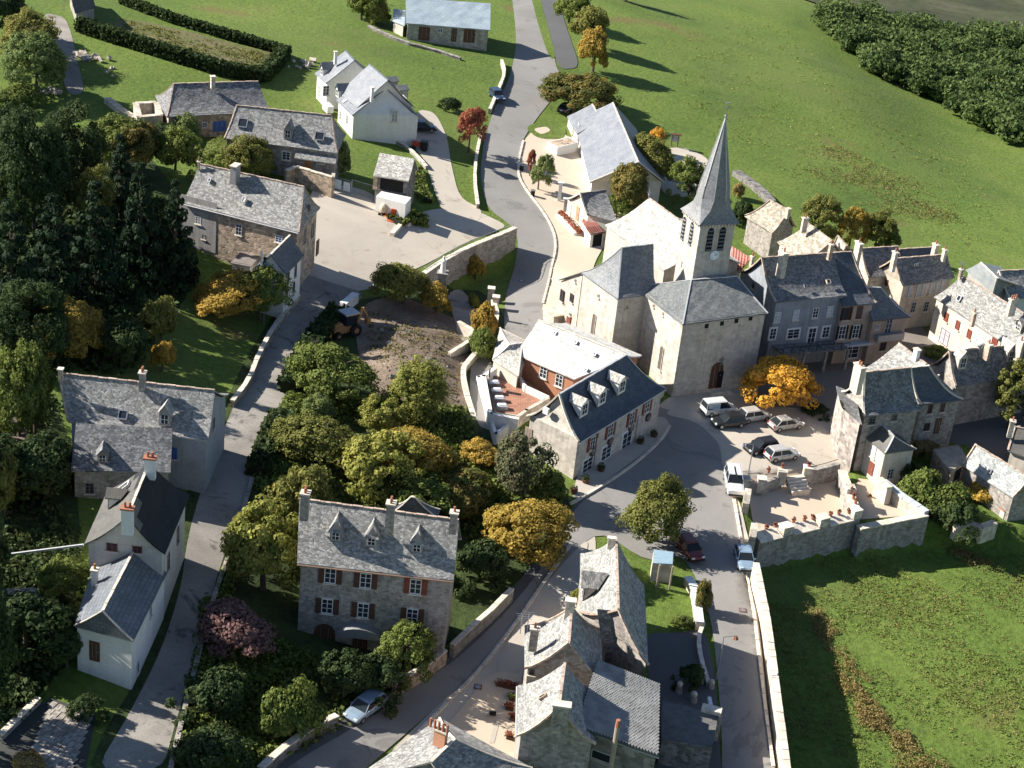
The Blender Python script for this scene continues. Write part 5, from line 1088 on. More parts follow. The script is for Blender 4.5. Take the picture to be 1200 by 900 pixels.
def tree(label,cx,top,bot,w,kind='round',col='green',name='tree',cat='tree',group=None,dz=0,bf=.13,hscale=1):
    hp=bot-top; sl=(150-cx)/(4500-bot); bx=cx+sl*hp*.35; by=bot-bf*hp
    b=at(bx,by); d=(b-EYE).length; s=F_/d; dep=math.asin((CAM_H-b.z)/d)
    W=w/s; Hh=(hp/s-.38*W*math.sin(dep))/math.cos(dep)*hscale; Hh=max(Hh,W*.45)
    t=thing(name,b,label,cat,group); me,tk=species(kind,col,W>7)
    zs={'round':1.62,'tall':2.6,'flat':1.2,'shrub':1.25,'cone':2.2}[kind]      # unit crown height
    lift=0 if kind in('shrub','cone') else (.08*Hh)
    c=bpy.data.objects.new('crown',me); C.objects.link(c); c.parent=t; c.location=(0,0,lift+dz); c.scale=(W/1.88*random.uniform(.92,1.06),W/1.88*random.uniform(.92,1.06),(Hh-lift)/zs); c.rotation_euler=(0,0,random.uniform(0,6.28))
    k=bpy.data.objects.new('trunk',tk); C.objects.link(k); k.parent=t; q=Hh*.62; k.scale=(max(W*.5,1.2),)*2+(q,); k.rotation_euler=(0,0,random.uniform(0,6))
    if kind=='cone': k.scale=(W*.35,W*.35,Hh*.45)
    if kind=='shrub': k.scale=(W*.35,W*.35,q*.7)
    return t
TREES=[
# label, cx, top, bottom, width, kind, col
('pale green bushy tree at the top left, behind the rounder one',28,14,82,80,'round','olive'),
('round pale green tree beside the upper left path',42,48,115,68,'round','pale'),
('dark tree cut by the top left corner',8,-10,50,50,'round','dark'),
('small green shrub on the lower slope of the top left field',20,100,135,55,'shrub','green'),
('leafy green tree near the top edge left of the blue-roofed barn',424,-8,28,34,'round','green'),
('low bright bush left of the blue-roofed barn',442,0,32,34,'shrub','lime'),
('row tree at the top edge beside the side road',668,-12,34,46,'round','green'),
('second row tree beside the side road, yellow-green',686,8,62,44,'round','olive'),
('third row tree beside the side road, turning gold',697,34,92,40,'round','gold'),
('small tree behind the row at the top edge',735,-30,6,40,'round','green'),
('big mottled maple of green, gold and red leaves above the grey hall',674,82,140,88,'round','mixed'),
('gold edged tree next to the big maple on its right',703,88,126,34,'round','gold'),
('slim red and orange tree at the bend of the main road',551,116,188,32,'tall','red'),
('young green street tree in front of the hall',632,186,228,24,'round','pale'),
('tiny orange sapling on the sandy pavement above the young street tree',622,170,212,10,'tall','red'),
('small golden tree behind the grey hall',768,152,182,18,'tall','orange'),
('large olive tree behind the grey hall, farther one',762,158,226,58,'round','olive'),
('large dark olive tree between hall and church, nearer one',742,190,262,62,'round','mixed'),
('green bush at the foot of the big olive trees',724,222,262,34,'shrub','green'),
('shrubs left of the church spire',808,196,246,34,'round','green'),
('green bush right of the church spire',872,236,272,26,'shrub','dark'),
('small bush with an orange top right of the spire',866,212,234,16,'shrub','rust'),
('columnar olive tree behind the row houses, left one',958,238,296,38,'tall','olive'),
('columnar golden tree behind the row houses, second',998,246,300,34,'tall','gold'),
('columnar green-gold tree behind the row houses, third',1028,256,302,30,'tall','olive'),
('columnar green tree behind the row houses, right one',1044,258,302,30,'tall','green'),
('tall dark conifer at the right edge of the left wood',204,222,345,66,'cone','conif'),
('dark conifer second from the right in the left wood',165,205,345,74,'cone','conif'),
('very dark conifer in the middle of the left wood',112,225,360,84,'cone','conif'),
('dark conifer left of the middle of the left wood',62,240,380,90,'cone','conif'),
('dark conifer at the left frame edge',12,250,400,90,'cone','conif'),
('dark conifer rising behind the middle of the wood',140,170,290,64,'cone','conif'),
('mossy dark tree on the upper left of the wood',40,170,290,90,'round','dark'),
('greenish tree at the upper edge of the wood near the farmhouse',128,128,205,74,'round','green'),
('olive tree at the upper edge of the wood',165,145,215,54,'round','mixed'),
('dark broad tree on the left of the wood top',85,150,240,76,'round','dark'),
('bushy tree by the left frame above the wood',8,130,220,60,'round','dark'),
('green tree in front of the left wood top',205,160,215,44,'round','green'),
('sunlit olive tree between two dark conifers',108,215,290,40,'tall','olive'),
('golden autumn tree in front of the left wood',92,350,428,80,'round','gold'),
('dark tree below the golden tree',30,350,440,80,'round','dark'),
('slender olive tree right of the golden tree',182,352,412,44,'round','olive'),
('small yellowish bush below the slender olive tree',190,398,440,30,'round','gold'),
('dark undergrowth tree right of the golden autumn tree',142,376,440,54,'round','dark'),
('wide golden-green tree above the lane garden',262,318,378,88,'round','gold'),
('leafy shrub against the narrow white house',304,326,382,48,'round','green'),
('shrub below the stone house by the shed',290,283,304,26,'shrub','green'),
('garden bush in front of the stone house with the dormer',305,164,212,64,'shrub','olive'),
('green bush beside the dark farmhouse wall',222,136,168,34,'shrub','pale'),
('row bushes along the dark farmhouse front',262,158,190,60,'shrub','green'),
('low bushes left of the dark farmhouse front',195,150,172,54,'shrub','dark'),
('small pale tree at the corner of the stone house',404,170,212,26,'round','pale'),
('bush behind the modern white house by the driveway',530,114,132,20,'shrub','dark'),
('round olive tree at the edge of the yard above the digger',474,300,364,68,'round','olive'),
('yellow-green tree right of the olive tree below the yard wall',512,330,372,38,'round','gold'),
('small round golden tree below the retaining wall',558,297,332,24,'round','gold'),
('golden shrub in the curved planting bed',572,356,402,36,'shrub','gold'),
('little lime shrub at the gate piers',556,346,362,14,'shrub','lime'),
('dark shrub in the curved bed left of the inn',560,380,424,34,'shrub','green'),
('large green tree below the digger',394,396,474,94,'round','green'),
('pale yellow-green tree in the middle of the garden',488,424,492,76,'round','lime'),
('silvery green shrub in the middle garden',378,462,494,36,'shrub','pale'),
('wide olive tree at the left of the middle garden',376,482,552,92,'round','olive'),
('mixed yellow-green tree in the garden centre',432,510,590,78,'round','lime'),
('large golden tree in the garden centre',492,490,560,92,'round','gold'),
('small orange-gold tree right of the large golden one',566,512,548,46,'round','gold'),
('grey-purple shrub tree left of the inn wall',604,520,592,62,'round','wine'),
('green underplanting below the grey-purple tree',640,545,592,48,'shrub','green'),
('gold-green tree right behind the mansion',540,556,608,66,'round','mixed'),
('olive bush behind the mansion ridge',480,556,602,64,'round','green'),
('big golden tree right of the mansion along the street',610,568,660,108,'round','gold'),
('dark shrub under the big golden street tree',572,628,686,64,'shrub','dark'),
('tall gold-olive tree behind the left end of the mansion',346,546,632,66,'round','olive'),
('yellow-green tree at the left end of the mansion',310,604,704,88,'round','lime'),
('plum-leaved tree left of the mansion',280,696,770,88,'round','plum'),
('dark green bush below the plum tree',262,778,842,70,'shrub','dark'),
('dark shrub at the bottom beside the lane',244,846,900,70,'shrub','dark'),
('dark shrubby tree at the bottom left of the street',336,800,880,70,'shrub','green'),
('dark round shrub before the mansion door',408,766,826,58,'round','dark'),
('dark bush under the small lit tree',440,760,816,60,'shrub','dark'),
('small lit green tree before the right half of the mansion',476,736,798,52,'round','green'),
('round clipped green-gold tree in the middle of the road junction',764,554,644,88,'round','olive'),
('bright orange autumn tree in front of the church',914,404,484,84,'round','orange'),
('large green shrub beyond the annexe wall, upper left',1078,540,592,50,'shrub','green'),
('large green shrub beyond the annexe wall, middle',1100,562,612,58,'shrub','green'),
('large green shrub beyond the annexe wall, lower right',1120,580,622,48,'shrub','dark'),
('small reddish tree between the small white house and the flat shed',1084,510,538,32,'round','rust'),
('tall olive tree at the right edge',1187,436,512,46,'tall','olive'),
('green climbing shrub on the big cream white house',1130,392,412,26,'shrub','green'),
('low green shrub on the street wall below the cream white house',1108,404,424,36,'shrub','green'),
('flowering gold shrub on the ivy wall',1160,560,592,54,'shrub','gold'),
('green conical shrub at the left edge beside the ruined shed',40,432,520,48,'round','green'),
('dark leafy tree below it at the left edge',36,512,590,76,'round','dark'),
('olive shrub at the left frame edge',4,540,620,40,'round','olive'),
('round tree with a yellow rim left of the white cottage',70,660,712,52,'round','green'),
('dark bush left of the white cottage',30,690,780,90,'round','dark'),
('shrub at the corner of the white cottage',78,728,790,50,'round','dark'),
('white-flowered shrub on the flagstone terrace',98,812,842,36,'shrub','dark'),
('tawny shrub at the bottom left corner',30,880,905,46,'shrub','rust'),
('light green climber on the street side of the chimney house',674,686,716,14,'tall','lime'),
('pink flowered shrub beside the right-hand road wall',822,688,720,20,'shrub','mixed'),
('dark shrub in the shaded courtyard right of the tile roof',814,776,808,30,'shrub','dark'),
('shrub on the little lawn corner by the road',802,716,734,26,'shrub','green'),
('green bush at the foot of the tiled house',628,888,908,24,'shrub','green'),
('dark shrub behind the stepped wall of the car park',954,470,486,26,'shrub','dark'),
('dark garden shrub beside the small white house',1062,538,572,26,'shrub','dark'),
]
TREES+=[('tall dark tree at the left frame edge beside the flagstone yard',-45,690,880,110,'round','dark'),
('tall dark tree left of the frame level with the white cottage',-45,590,740,90,'round','dark'),
('dark tree left of the frame beyond the ruined shed',-30,500,600,80,'round','dark'),
('tall tree at the left frame edge in front of the lane farmhouse',22,440,525,56,'round','green'),
('pale shrub tree in the middle of the garden slope',540,560,606,56,'round','olive'),
('golden-green tree beside the street in the garden centre',452,470,520,50,'round','lime')]
for L_,cx,tp,bt,w,kd,cl in TREES:
    nm={'cone':'conifer','shrub':'shrub'}.get(kd,'tree'); tree(L_,cx,tp,bt,w,kd,cl,name=nm,cat=nm,group=('dark conifers of the left wood' if kd=='cone' else None))
# clipped hedges
def hedge(label,pts,hh,w,col='dark',n=900,leaf=.28,cat='hedge',name='hedge'):
    P=[at(x,y) for x,y in pts]; rng=np.random.default_rng(len(label)); V=[];T_=[]; k0=0
    b=P[0]; base=Vector((b.x,b.y,b.z)); m=MB()
    for a,c in zip(P,P[1:]):
        L=(c-a).length; k=int(n*L/10); d=(c-a).normalized(); s=Vector((-d.y,d.x,0))
        t=rng.uniform(0,L,k); f=rng.integers(0,3,k); q=rng.uniform(-.5,.5,k); hgt=rng.uniform(0,1,k)
        x=np.where(f==0,q*w,np.where(f==1,w/2,-w/2)); z=np.where(f==0,hh,hgt*hh)
        pos=np.array(a)[None]+t[:,None]*np.array(d)+x[:,None]*np.array(s); pos[:,2]+=z; pos+=rng.normal(size=pos.shape)*.09
        v,tn=leafcloud(pos,np.full(k,.12),2,leaf,rng); V.append(v); T_.append(tn)
        m.bar(a+V3*(hh*.45),c+V3*(hh*.45),w*.85,hh*.9)
    v=np.concatenate(V)-np.array(base); tn=np.concatenate(T_); t=thing(name,base,label,cat)
    me=fastmesh('foliage',v,np.arange(len(v)),4,tn); me.materials.append(FM[col]); o=bpy.data.objects.new('foliage',me); C.objects.link(o); o.parent=t
    m.build('branches',plain('hedge_core',(.015,.02,.008),.95),t)
hedge('long clipped dark hedge across the upper left field, lower side of the plot',[(92,36),(135,50),(200,70),(260,88),(306,96)],2.0,1.6)
hedge('clipped dark hedge along the upper side of the vegetable plot',[(142,4),(200,26),(260,44),(312,58),(334,66)],1.4,1.2)
hedge('short hedge closing the right end of the vegetable plot',[(306,96),(322,82),(334,66)],1.9,1.6)
hedge('overgrown green hedge on the right side of the lane drop',[(398,372),(372,400),(352,435),(338,462)],1.6,2.2,'dark',600)
hedge('ivy hedge along the lane above the middle garden',[(330,490),(312,530),(302,560)],1.2,2.,'dark',600)
hedge('green grassy bank hedge beside the tarpaulined trailer',[(462,262),(478,258),(500,262)],.8,2.6,'green',500)
hedge('strip of shrubs along the grassy top of the drive by the cart shed',[(487,200),(492,222),(500,238)],.6,1.6,'green',500)
# wood on the far slope: one mass
rng=np.random.default_rng(5); V=[];TN=[]
edge=[(955,22),(975,48),(1000,72),(1028,98),(1060,108),(1092,130),(1125,146),(1160,164),(1185,178),(1230,200)]
cnt=0
for i in range(520):
    s=rng.uniform(0,1)**1.0; k=s*(len(edge)-1); j=int(min(k,len(edge)-2)); f=k-j; x=edge[j][0]+(edge[j+1][0]-edge[j][0])*f; y=edge[j][1]+(edge[j+1][1]-edge[j][1])*f
    up=(rng.uniform(0,1))*(20+.42*(x-955)); x2=x+up*.45+rng.uniform(-4,4); y2=y-up*.95-6
    if x2>1290 or y2<22+(x2-960)*.15: continue
    b=at(x2,y2); R=rng.uniform(1.6,3.4)*(b-EYE).length/330
    K=16; d=rng.normal(size=(K,3)); d/=np.linalg.norm(d,axis=1)[:,None]; d[:,2]=abs(d[:,2])
    c=d*R*.72+np.array(b)[None]; c[:,2]+=R*.5; v,tn=leafcloud(c,rng.uniform(.28,.5,K)*R,24,.34,rng,tone_c=np.full(K,rng.uniform(.1,1))*rng.uniform(.6,1,K)); V.append(v); TN.append(tn); cnt+=1
v=np.concatenate(V); me=fastmesh('wood',v,np.arange(len(v)),4,np.concatenate(TN)); me.materials.append(leafm('leaf_wood',(.03,.05,.018),(.06,.085,.028),(.10,.12,.045))); o=bpy.data.objects.new('wood',me); C.objects.link(o); o['kind']='stuff'; o['label']='dense dark green wood on the far slope at the top right'
# meadow roughness: tufts, rusty bracken
def scatter(name,label,polys,n,leaf,col,hgt=.25,cl=7,seed=1,spread=.5):
    rng=np.random.default_rng(seed); C_=[]
    for poly,share in polys:
        P=[tuple(at(x,y)[:2]) for x,y in poly]
        xs=[p[0] for p in P]; ys=[p[1] for p in P]; k=int(n*share); X=rng.uniform(min(xs),max(xs),k*3); Y=rng.uniform(min(ys),max(ys),k*3)
        nz=np.sin(X*.31+Y*.17)+np.sin(Y*.43-X*.21+1)+np.sin(X*.83+Y*.77)*.7+rng.uniform(-1.6,1.6,len(X)); ok=(pip(P,X,Y)>0)&(nz>-.2); X=X[ok][:k]; Y=Y[ok][:k]
        for x,y in zip(X,Y): C_.append((x,y,H(x,y)+hgt*rng.uniform(.2,1)))
    c=np.array(C_); v,tn=leafcloud(c,rng.uniform(.5,1.3,len(c))*spread,cl,leaf,rng,.5)
    me=fastmesh(name,v,np.arange(len(v)),4,tn); me.materials.append(FM[col]); o=bpy.data.objects.new(name,me); C.objects.link(o); o['kind']='stuff'; o['label']=label; return o
MD=[(893,668),(1005,638),(1100,628),(1260,640),(1260,960),(935,960),(915,800)]
scatter('meadow_tufts','broad-leaved tufts scattered over the lower right meadow',[(MD,1)],1500,.085,'dock',.04,9,1,.4)
scatter('meadow_grass','lighter grass clumps of the lower right meadow',[(MD,1)],5000,.085,'mead',.03,9,2,.5)
scatter('bracken','rusty orange bracken patches along the meadow',[([(942,705),(965,715),(985,745),(962,752)],.12),([(960,745),(1000,770),(1020,800),(990,815)],.25),([(1000,800),(1035,835),(1045,862),(1010,850)],.2),([(1048,858),(1110,868),(1130,900),(1050,905)],.25),([(1090,625),(1130,630),(1165,662),(1110,664)],.18)],560,.08,'rust',.3,36,3,.55)
scatter('top_meadow_tufts','dark tufts dotted over the far meadow',[([(770,10),(900,20),(1000,90),(1150,200),(1195,300),(1060,270),(930,210),(800,130)],1)],700,.13,'mead',.03,8,4,.7)
scatter('vegetables','rows of leafy plants in the vegetable plot',[([(140,22),(320,66),(298,86),(150,46)],1)],520,.14,'olive',.1,9,6,.4)
scatter('garden_undergrowth','low leafy undergrowth under the garden trees',[([(350,440),(440,470),(540,480),(560,520),(650,580),(560,680),(540,600),(340,600),(300,640),(300,560)],.7),([(240,700),(340,760),(460,800),(400,850),(300,900),(210,900)],.3)],5200,.2,'green',.4,9,7,.7)
scatter('dry_meadow_patch','brownish dry patch across the far meadow',[([(930,175),(980,170),(1060,205),(1130,235),(1120,262),(1040,250),(960,215)],1)],1000,.12,'dock',.03,8,12,1.)
scatter('bank_weeds','weeds and clods on the bare earth bank',[([(430,365),(545,380),(555,430),(530,480),(440,465)],1)],420,.12,'dock',.15,9,14,.5)
scatter('lane_weeds','rough growth along the right edge of the lane',[([(345,450),(360,455),(322,540),(285,640),(262,720),(230,840),(222,840),(250,720),(275,640),(310,540)],1)],700,.16,'green',.5,10,15,.6)
scatter('left_undergrowth','dark undergrowth round the left-hand cottages',[([(-40,430),(60,470),(80,560),(95,690),(80,770),(20,850),(-40,850)],1)],3600,.24,'dark',.7,9,9,.8)
scatter('wood_undergrowth','dark undergrowth below the left wood',[([(0,200),(200,240),(230,330),(150,440),(0,440)],1)],3000,.3,'dark',.8,9,8,.9)
# ------------------------------------------------------------ vehicles
CARGLASS=plain('car_glass',(.02,.025,.03),.06,0,.05); LAMPW=plain('headlamp_glass',(.6,.62,.62),.15); LAMPR=plain('tail_lamp',(.3,.02,.02),.25); CHROME=plain('wheel_alloy',(.4,.4,.42),.35,.7)
def paint(n,c,r=.28):
    m,nn,b=nodes(n,r); b.inputs['Base Color'].default_value=(*c,1); b.inputs['Specular IOR Level'].default_value=.5; b.inputs['Coat Weight'].default_value=.4; b.inputs['Metallic'].default_value=.25; return m
PROF={ # x fraction, belt/bonnet z, half width fraction ; cabin: x0 base, x0 roof, x1 roof, x1 base, roof z
 'hatch':([(-.5,.55,.86),(-.47,.86,.94),(-.2,.9,1),(.18,.88,1),(.38,.76,.96),(.48,.62,.88),(.5,.5,.8)],(-.47,-.38,.08,.24,1.44)),
 'saloon':([(-.5,.6,.86),(-.47,.84,.94),(-.3,.88,1),(.15,.86,1),(.36,.75,.96),(.48,.6,.88),(.5,.48,.8)],(-.42,-.27,.06,.22,1.40)),
 'van':([(-.5,.7,.92),(-.49,1.0,.97),(-.1,1.02,1),(.22,.98,1),(.40,.86,.96),(.485,.66,.9),(.5,.5,.84)],(-.49,-.46,.14,.28,1.78)),
 'pickup':([(-.5,.8,.92),(-.49,1.0,.97),(-.1,1.02,1),(.22,1.0,1),(.40,.94,.98),(.485,.82,.94),(.5,.55,.9)],(-.49,-.45,.06,.2,1.80))}
def car(label,rear,front,paintm,typ='hatch',L=4.1,W=1.72,name='parked_car',cat='car',extra=None,group='cars parked in the village'):
    a,b=at(*rear),at(*front); d=b-a; c=(a+b)/2; zc=max(H(c.x,c.y),a.z,b.z) if d.length<8 else c.z; zc+=.09; ang=math.atan2(d.y,d.x)
    t=thing(name,Vector((0,0,0)),label,cat,group); t['_b']=(0,0,0); t.location=(c.x,c.y,zc); t.rotation_euler=(0,0,ang)
    pr,(c0,c1,c2,c3,rz)=PROF[typ]; m=MB(); S=[]
    for fx,zb,hw in pr:
        w=W/2*hw; S.append([(fx*L,y,z) for y,z in ((-w*.86,.2),(-w,.38),(-w,zb-.18),(-w*.93,zb-.03),(-w*.6,zb+.02),(w*.6,zb+.02),(w*.93,zb-.03),(w,zb-.18),(w,.38),(w*.86,.2))])
    for s in S: m.v+=[Vector(p) for p in s]
    k=10
    for i in range(len(S)-1):
        for j in range(k): m.f.append((i*k+j,i*k+(j+1)%k,(i+1)*k+(j+1)%k,(i+1)*k+j))
    m.f+= [tuple(range(k))[::-1],tuple((len(S)-1)*k+j for j in range(k))]
    body=m.build('body',paintm,t,smooth=False)
    zb=pr[2][1]; w0=W/2*.93; w1=W/2*.74
    def cab(x0,x1,x2,x3,w0,w1,z0,z1): return [(x0*L,-w0,z0),(x3*L,-w0,z0),(x3*L,w0,z0),(x0*L,w0,z0),(x1*L,-w1,z1),(x2*L,-w1,z1),(x2*L,w1,z1),(x1*L,w1,z1)]
    m=MB(); v=cab(c0,c1,c2,c3,w0,w1,zb-.03,rz-.05); m.add(v,[(0,1,5,4),(1,2,6,5),(2,3,7,6),(3,0,4,7),(4,5,6,7)]); m.build('windows',CARGLASS,t)
    m=MB(); V=[Vector(p) for p in cab(c0,c1,c2,c3,w0+.01,w1+.01,zb-.04,rz-.04)]
    r=[V[4],V[5],V[6],V[7]]; cc=sum(r,Vector())/4
    m.add([p+V3*.0 for p in r]+[cc+(p-cc)*.88+V3*.07 for p in r],[(0,1,5,4),(1,2,6,5),(2,3,7,6),(3,0,4,7),(4,5,6,7)])
    for i in range(4): m.bar(V[i],V[i+4],.06,.05)
    mid=(c1*.5+c2*.5)
    for s in(-1,1): m.bar((mid*L,s*w0,zb-.03),(mid*L,s*w1,rz-.04),.08,.06)
    for i in range(4): m.bar(r[i],r[(i+1)%4],.08,.06)
    if typ in('van',): m.box(((c0+c1)*.5*L+.9,0,(zb+rz)/2-.05),1.5,W*.9,(rz-zb)*.86)
    m.build('roof',paintm,t)
    for sx in (-.32,.31):
        for sy in (-1,1):
            m=MB(); y=sy*(W/2-.1); m.tube((sx*L,y-.1,.31),(sx*L,y+.11*sy if sy>0 else y+.1,.31),.31,n=14) if 0 else m.tube((sx*L,y-.11,.31),(sx*L,y+.11,.31),.31,n=14); wh=m.build('wheel',RUBBER,t)
            m=MB(); m.tube((sx*L,y+sy*.1,.31),(sx*L,y+sy*.125,.31),.19,n=10); m.build('rim',CHROME,wh,base=Vector((0,0,0)))
    for s in(-1,1):
        m=MB(); m.box((.475*L,s*W*.33,.62),.14,.34,.15); m.build('headlight',LAMPW,t); m=MB(); m.box((-.485*L,s*W*.38,.72),.1,.2,.26); m.build('tail_light',LAMPR,t); m=MB(); m.box((.17*L,s*(W/2+.06),.92),.16,.14,.13); m.build('mirror',paintm,t)
    m=MB(); m.box((.5*L,0,.36),.12,W*.82,.2); m.build('bumper',BLACK,t); m=MB(); m.box((-.5*L,0,.4),.1,W*.84,.22); m.build('bumper',BLACK,t)
    for s in(-1,1):
        m=MB(); 
        for x in (-.12,.1): m.box((x*L,s*(W/2+.005),.5),.02,.02,.55)
        m.build('door_seam',BLACK,t); m=MB(); m.box((-.05*L,s*(W/2+.015),.74),.16,.03,.04); m.box((.13*L-.1,s*(W/2+.015),.74),.16,.03,.04); m.build('handle',BLACK,t)
    m=MB(); m.box((-.507*L,0,.62),.02,.5,.12); m.build('number_plate',plain('plate_white',(.6,.6,.55)),t)
    if extra=='stripe': m=MB(); m.box((-.05*L,0,rz+.03),.45*L,.16,.03); m.build('roof_bar',BLACK,t)
    if extra=='panel': m=MB(); m.box((-.2*L,-W*.46,1.25),.9,.04,.5); m.build('side_window_panel',plain('panel_blue_grey',(.42,.5,.56)),t)
    return t
PW=paint('paint_white',(.74,.74,.72)); PS=paint('paint_silver',(.42,.40,.37),.3); PS2=paint('paint_pale_silver',(.50,.48,.45),.3); PG=paint('paint_dark_grey',(.05,.055,.06)); PB=paint('paint_black',(.02,.02,.022)); PBL=paint('paint_light_blue',(.28,.38,.48)); PR=paint('paint_dark_red',(.16,.03,.025)); PBS=paint('paint_blue_silver',(.26,.34,.42))
car('white van with a blue-grey side panel parked nearest the church',(829,486),(854,484),PW,'van',4.2,1.75,'parked_van','van','panel')
car('black car with a bright windscreen beside the white van',(864,499),(842,500),PB,'hatch',3.9)
car('pale silver hatchback parked between the white van and the orange tree',(870,494),(896,491),PS2,'hatch',4.0)
car('silver-grey saloon in the half shade under the orange tree',(906,504),(934,501),PS,'saloon',4.3)
car('black estate car behind the silver car in the middle of the car park',(903,528),(880,531),PB,'hatch',4.0)
car('silver hatchback at the top of the terrace steps',(899,540),(931,537),PS2,'hatch',4.1)
car('white pickup with a dark stripe on its roof, parked against the terrace wall',(857,560),(861,585),PW,'pickup',4.7,1.9,'parked_pickup','pickup','stripe')
car('light blue-silver car parked by the parapet on the right-hand road',(869,652),(873,670),PBL,'saloon',4.2)
car('dark red car half hidden under the junction tree',(801,642),(813,657),PR,'hatch',4.0)
car('blue-silver car parked in the shade at the bottom of the main street',(443,828),(412,847),PBS,'hatch',4.2)
car('black car in the shade of the white house carport',(488,153),(503,155),PB,'hatch',3.9)
car('dark blue car by the wall at the top of the main road',(578,112),(586,122),paint('paint_navy',(.03,.06,.11)),'hatch',4.0)
car('dark car under the big maple beside the hall',(660,133),(668,129),PG,'saloon',4.1)
# small red garden tractor
b=at(492,175); t=thing('garden_tractor',b,'small red and orange tractor on the driveway below the white house','tractor')
m=MB(); m.box(b+Vector((-.5,0,.8)),1.4,.8,.6); m.build('bonnet',plain('tractor_red',(.45,.08,.04)),t); m=MB(); m.box(b+Vector((.6,-.2,.9)),1.1,1.0,1.1); m.build('seat_unit',BLACK,t)
for x,y,r in ((-.9,.5,.3),(-.9,-.5,.3),(.7,.7,.5),(.7,-.7,.5)):
    m=MB(); m.tube(b+Vector((x,y-.12,r)),b+Vector((x,y+.12,r)),r,n=12); m.build('wheel',RUBBER,t)
# digger
b=at(405,392); t=thing('backhoe_loader',b,'yellow-orange backhoe digger with a grey cab roof standing by the bare earth','digger'); YB=plain('digger_orange',(.36,.19,.075),.5)
fx=Vector((-.75,-.66,0)); fy=Vector((.66,-.75,0))
m=MB(); m.box(b+fx*.4+V3*1.0,3.2,1.4,.8,fx,fy); m.box(b+fx*1.5+V3*1.5,1.4,1.1,.5,fx,fy); m.build('chassis',YB,t)
m=MB(); m.box(b-fx*.3+V3*2.0,1.5,1.4,1.5,fx,fy); cb=m.build('cab',CARGLASS,t); m=MB(); m.box(b-fx*.3+V3*2.85,1.9,1.75,.18,fx,fy); m.build('cab_roof',METAL,cb,base=b)
for s in(-1,1):
    for x,r in ((-.8,.75),(1.6,.5)):
        m=MB(); c=b+fx*x+fy*(s*.85)+V3*r; m.tube(c-fy*.22,c+fy*.22,r,n=14); w_=m.build('wheel',RUBBER,t); m=MB(); m.tube(c-fy*.24,c+fy*.24,r*.45,n=10); m.build('hub',YB,w_,base=b)
m=MB(); m.bar(b+fx*.8+fy*.6+V3*1.5,b+fx*2.8+fy*.6+V3*.8,.2); m.bar(b+fx*.8-fy*.6+V3*1.5,b+fx*2.8-fy*.6+V3*.8,.2); m.build('loader_arm',YB,t)
m=MB(); m.prism([b+fx*2.7-fy*1.1+V3*.2,b+fx*3.4-fy*1.1+V3*.2,b+fx*3.0-fy*1.1+V3*.9,b+fx*2.7-fy*1.1+V3*1.1],fy*2.2); m.build('bucket',ORANGE,t)
m=MB(); m.bar(b-fx*1.5+V3*1.2,b-fx*2.2+V3*3.0,.3); m.bar(b-fx*2.2+V3*3.0,b-fx*3.0+V3*1.6,.24); m.box(b-fx*3.0+V3*1.2,.5,.6,.7,fx,fy); m.build('backhoe_arm',YB,t)
# tarpaulined trailer, concrete mixer
z=H(*at(458,250)[:2]); t=thing('site_trailer',at(458,250),'white tarpaulin-covered site trailer in front of the cart shed','trailer')
P=[onz(x,y,z+2.5) for x,y in ((440.7,230),(475.3,239),(482,231.3),(447,224))]; m=MB(); m.prism(P,-V3*2.1); m.build('canopy',PLW,t); m=MB(); m.prism([p-V3*2.1 for p in P],-V3*.25); m.build('chassis',METAL,t)
for p,q in ((P[0],P[1]),(P[3],P[2])):
    for f in (.3,.7): c=p.lerp(q,f); m=MB(); m.tube(Vector((c.x,c.y-.1,z+.3)),Vector((c.x,c.y+.1,z+.3)),.32,n=12); m.build('wheel',RUBBER,t)
b=at(449,253); t=thing('concrete_mixer',b,'orange and pale concrete mixer in front of the white trailer','concrete mixer'); m=MB(); m.ball(b+V3*1.1,.55,10,8,1.2); m.build('drum',plain('mixer_cream',(.5,.42,.3)),t); m=MB(); m.bar(b+Vector((-.5,0,0)),b+Vector((0,0,1.1)),.1); m.bar(b+Vector((.5,0,0)),b+Vector((0,0,1.1)),.1); m.bar(b+Vector((-.6,.4,0)),b+Vector((.6,-.4,.1)),.1); m.build('frame',ORANGE,t)
m=MB(); m.tube(b+Vector((-.5,-.2,.2)),b+Vector((-.5,.0,.2)),.22,n=10); m.build('wheel',RUBBER,t)
b=at(461,257); t=thing('barrow_stack',b,'bright red-orange site equipment and boards beside the concrete mixer','equipment'); m=MB(); m.box(b+V3*.8,.7,.6,1.5); m.build('hopper',plain('signal_red',(.6,.09,.03)),t); m=MB(); m.box(b+Vector((0,-.7,.08)),2.2,.9,.12); m.build('board',MC['signal_red'],t)
for i,(x0,y0,x1,y1) in enumerate(((459,277,471,264),(476,266,486,259))):
    a,c=at(x0,y0,.25),at(x1,y1,.25); t=thing('concrete_beam',a,'pale concrete beam lying on the yard, '+('long one by the grass tip' if i==0 else 'short one nearer the trailer'),'beam'); m=MB(); m.bar(a,c,.6,.45); m.build('beam_block',COP,t)
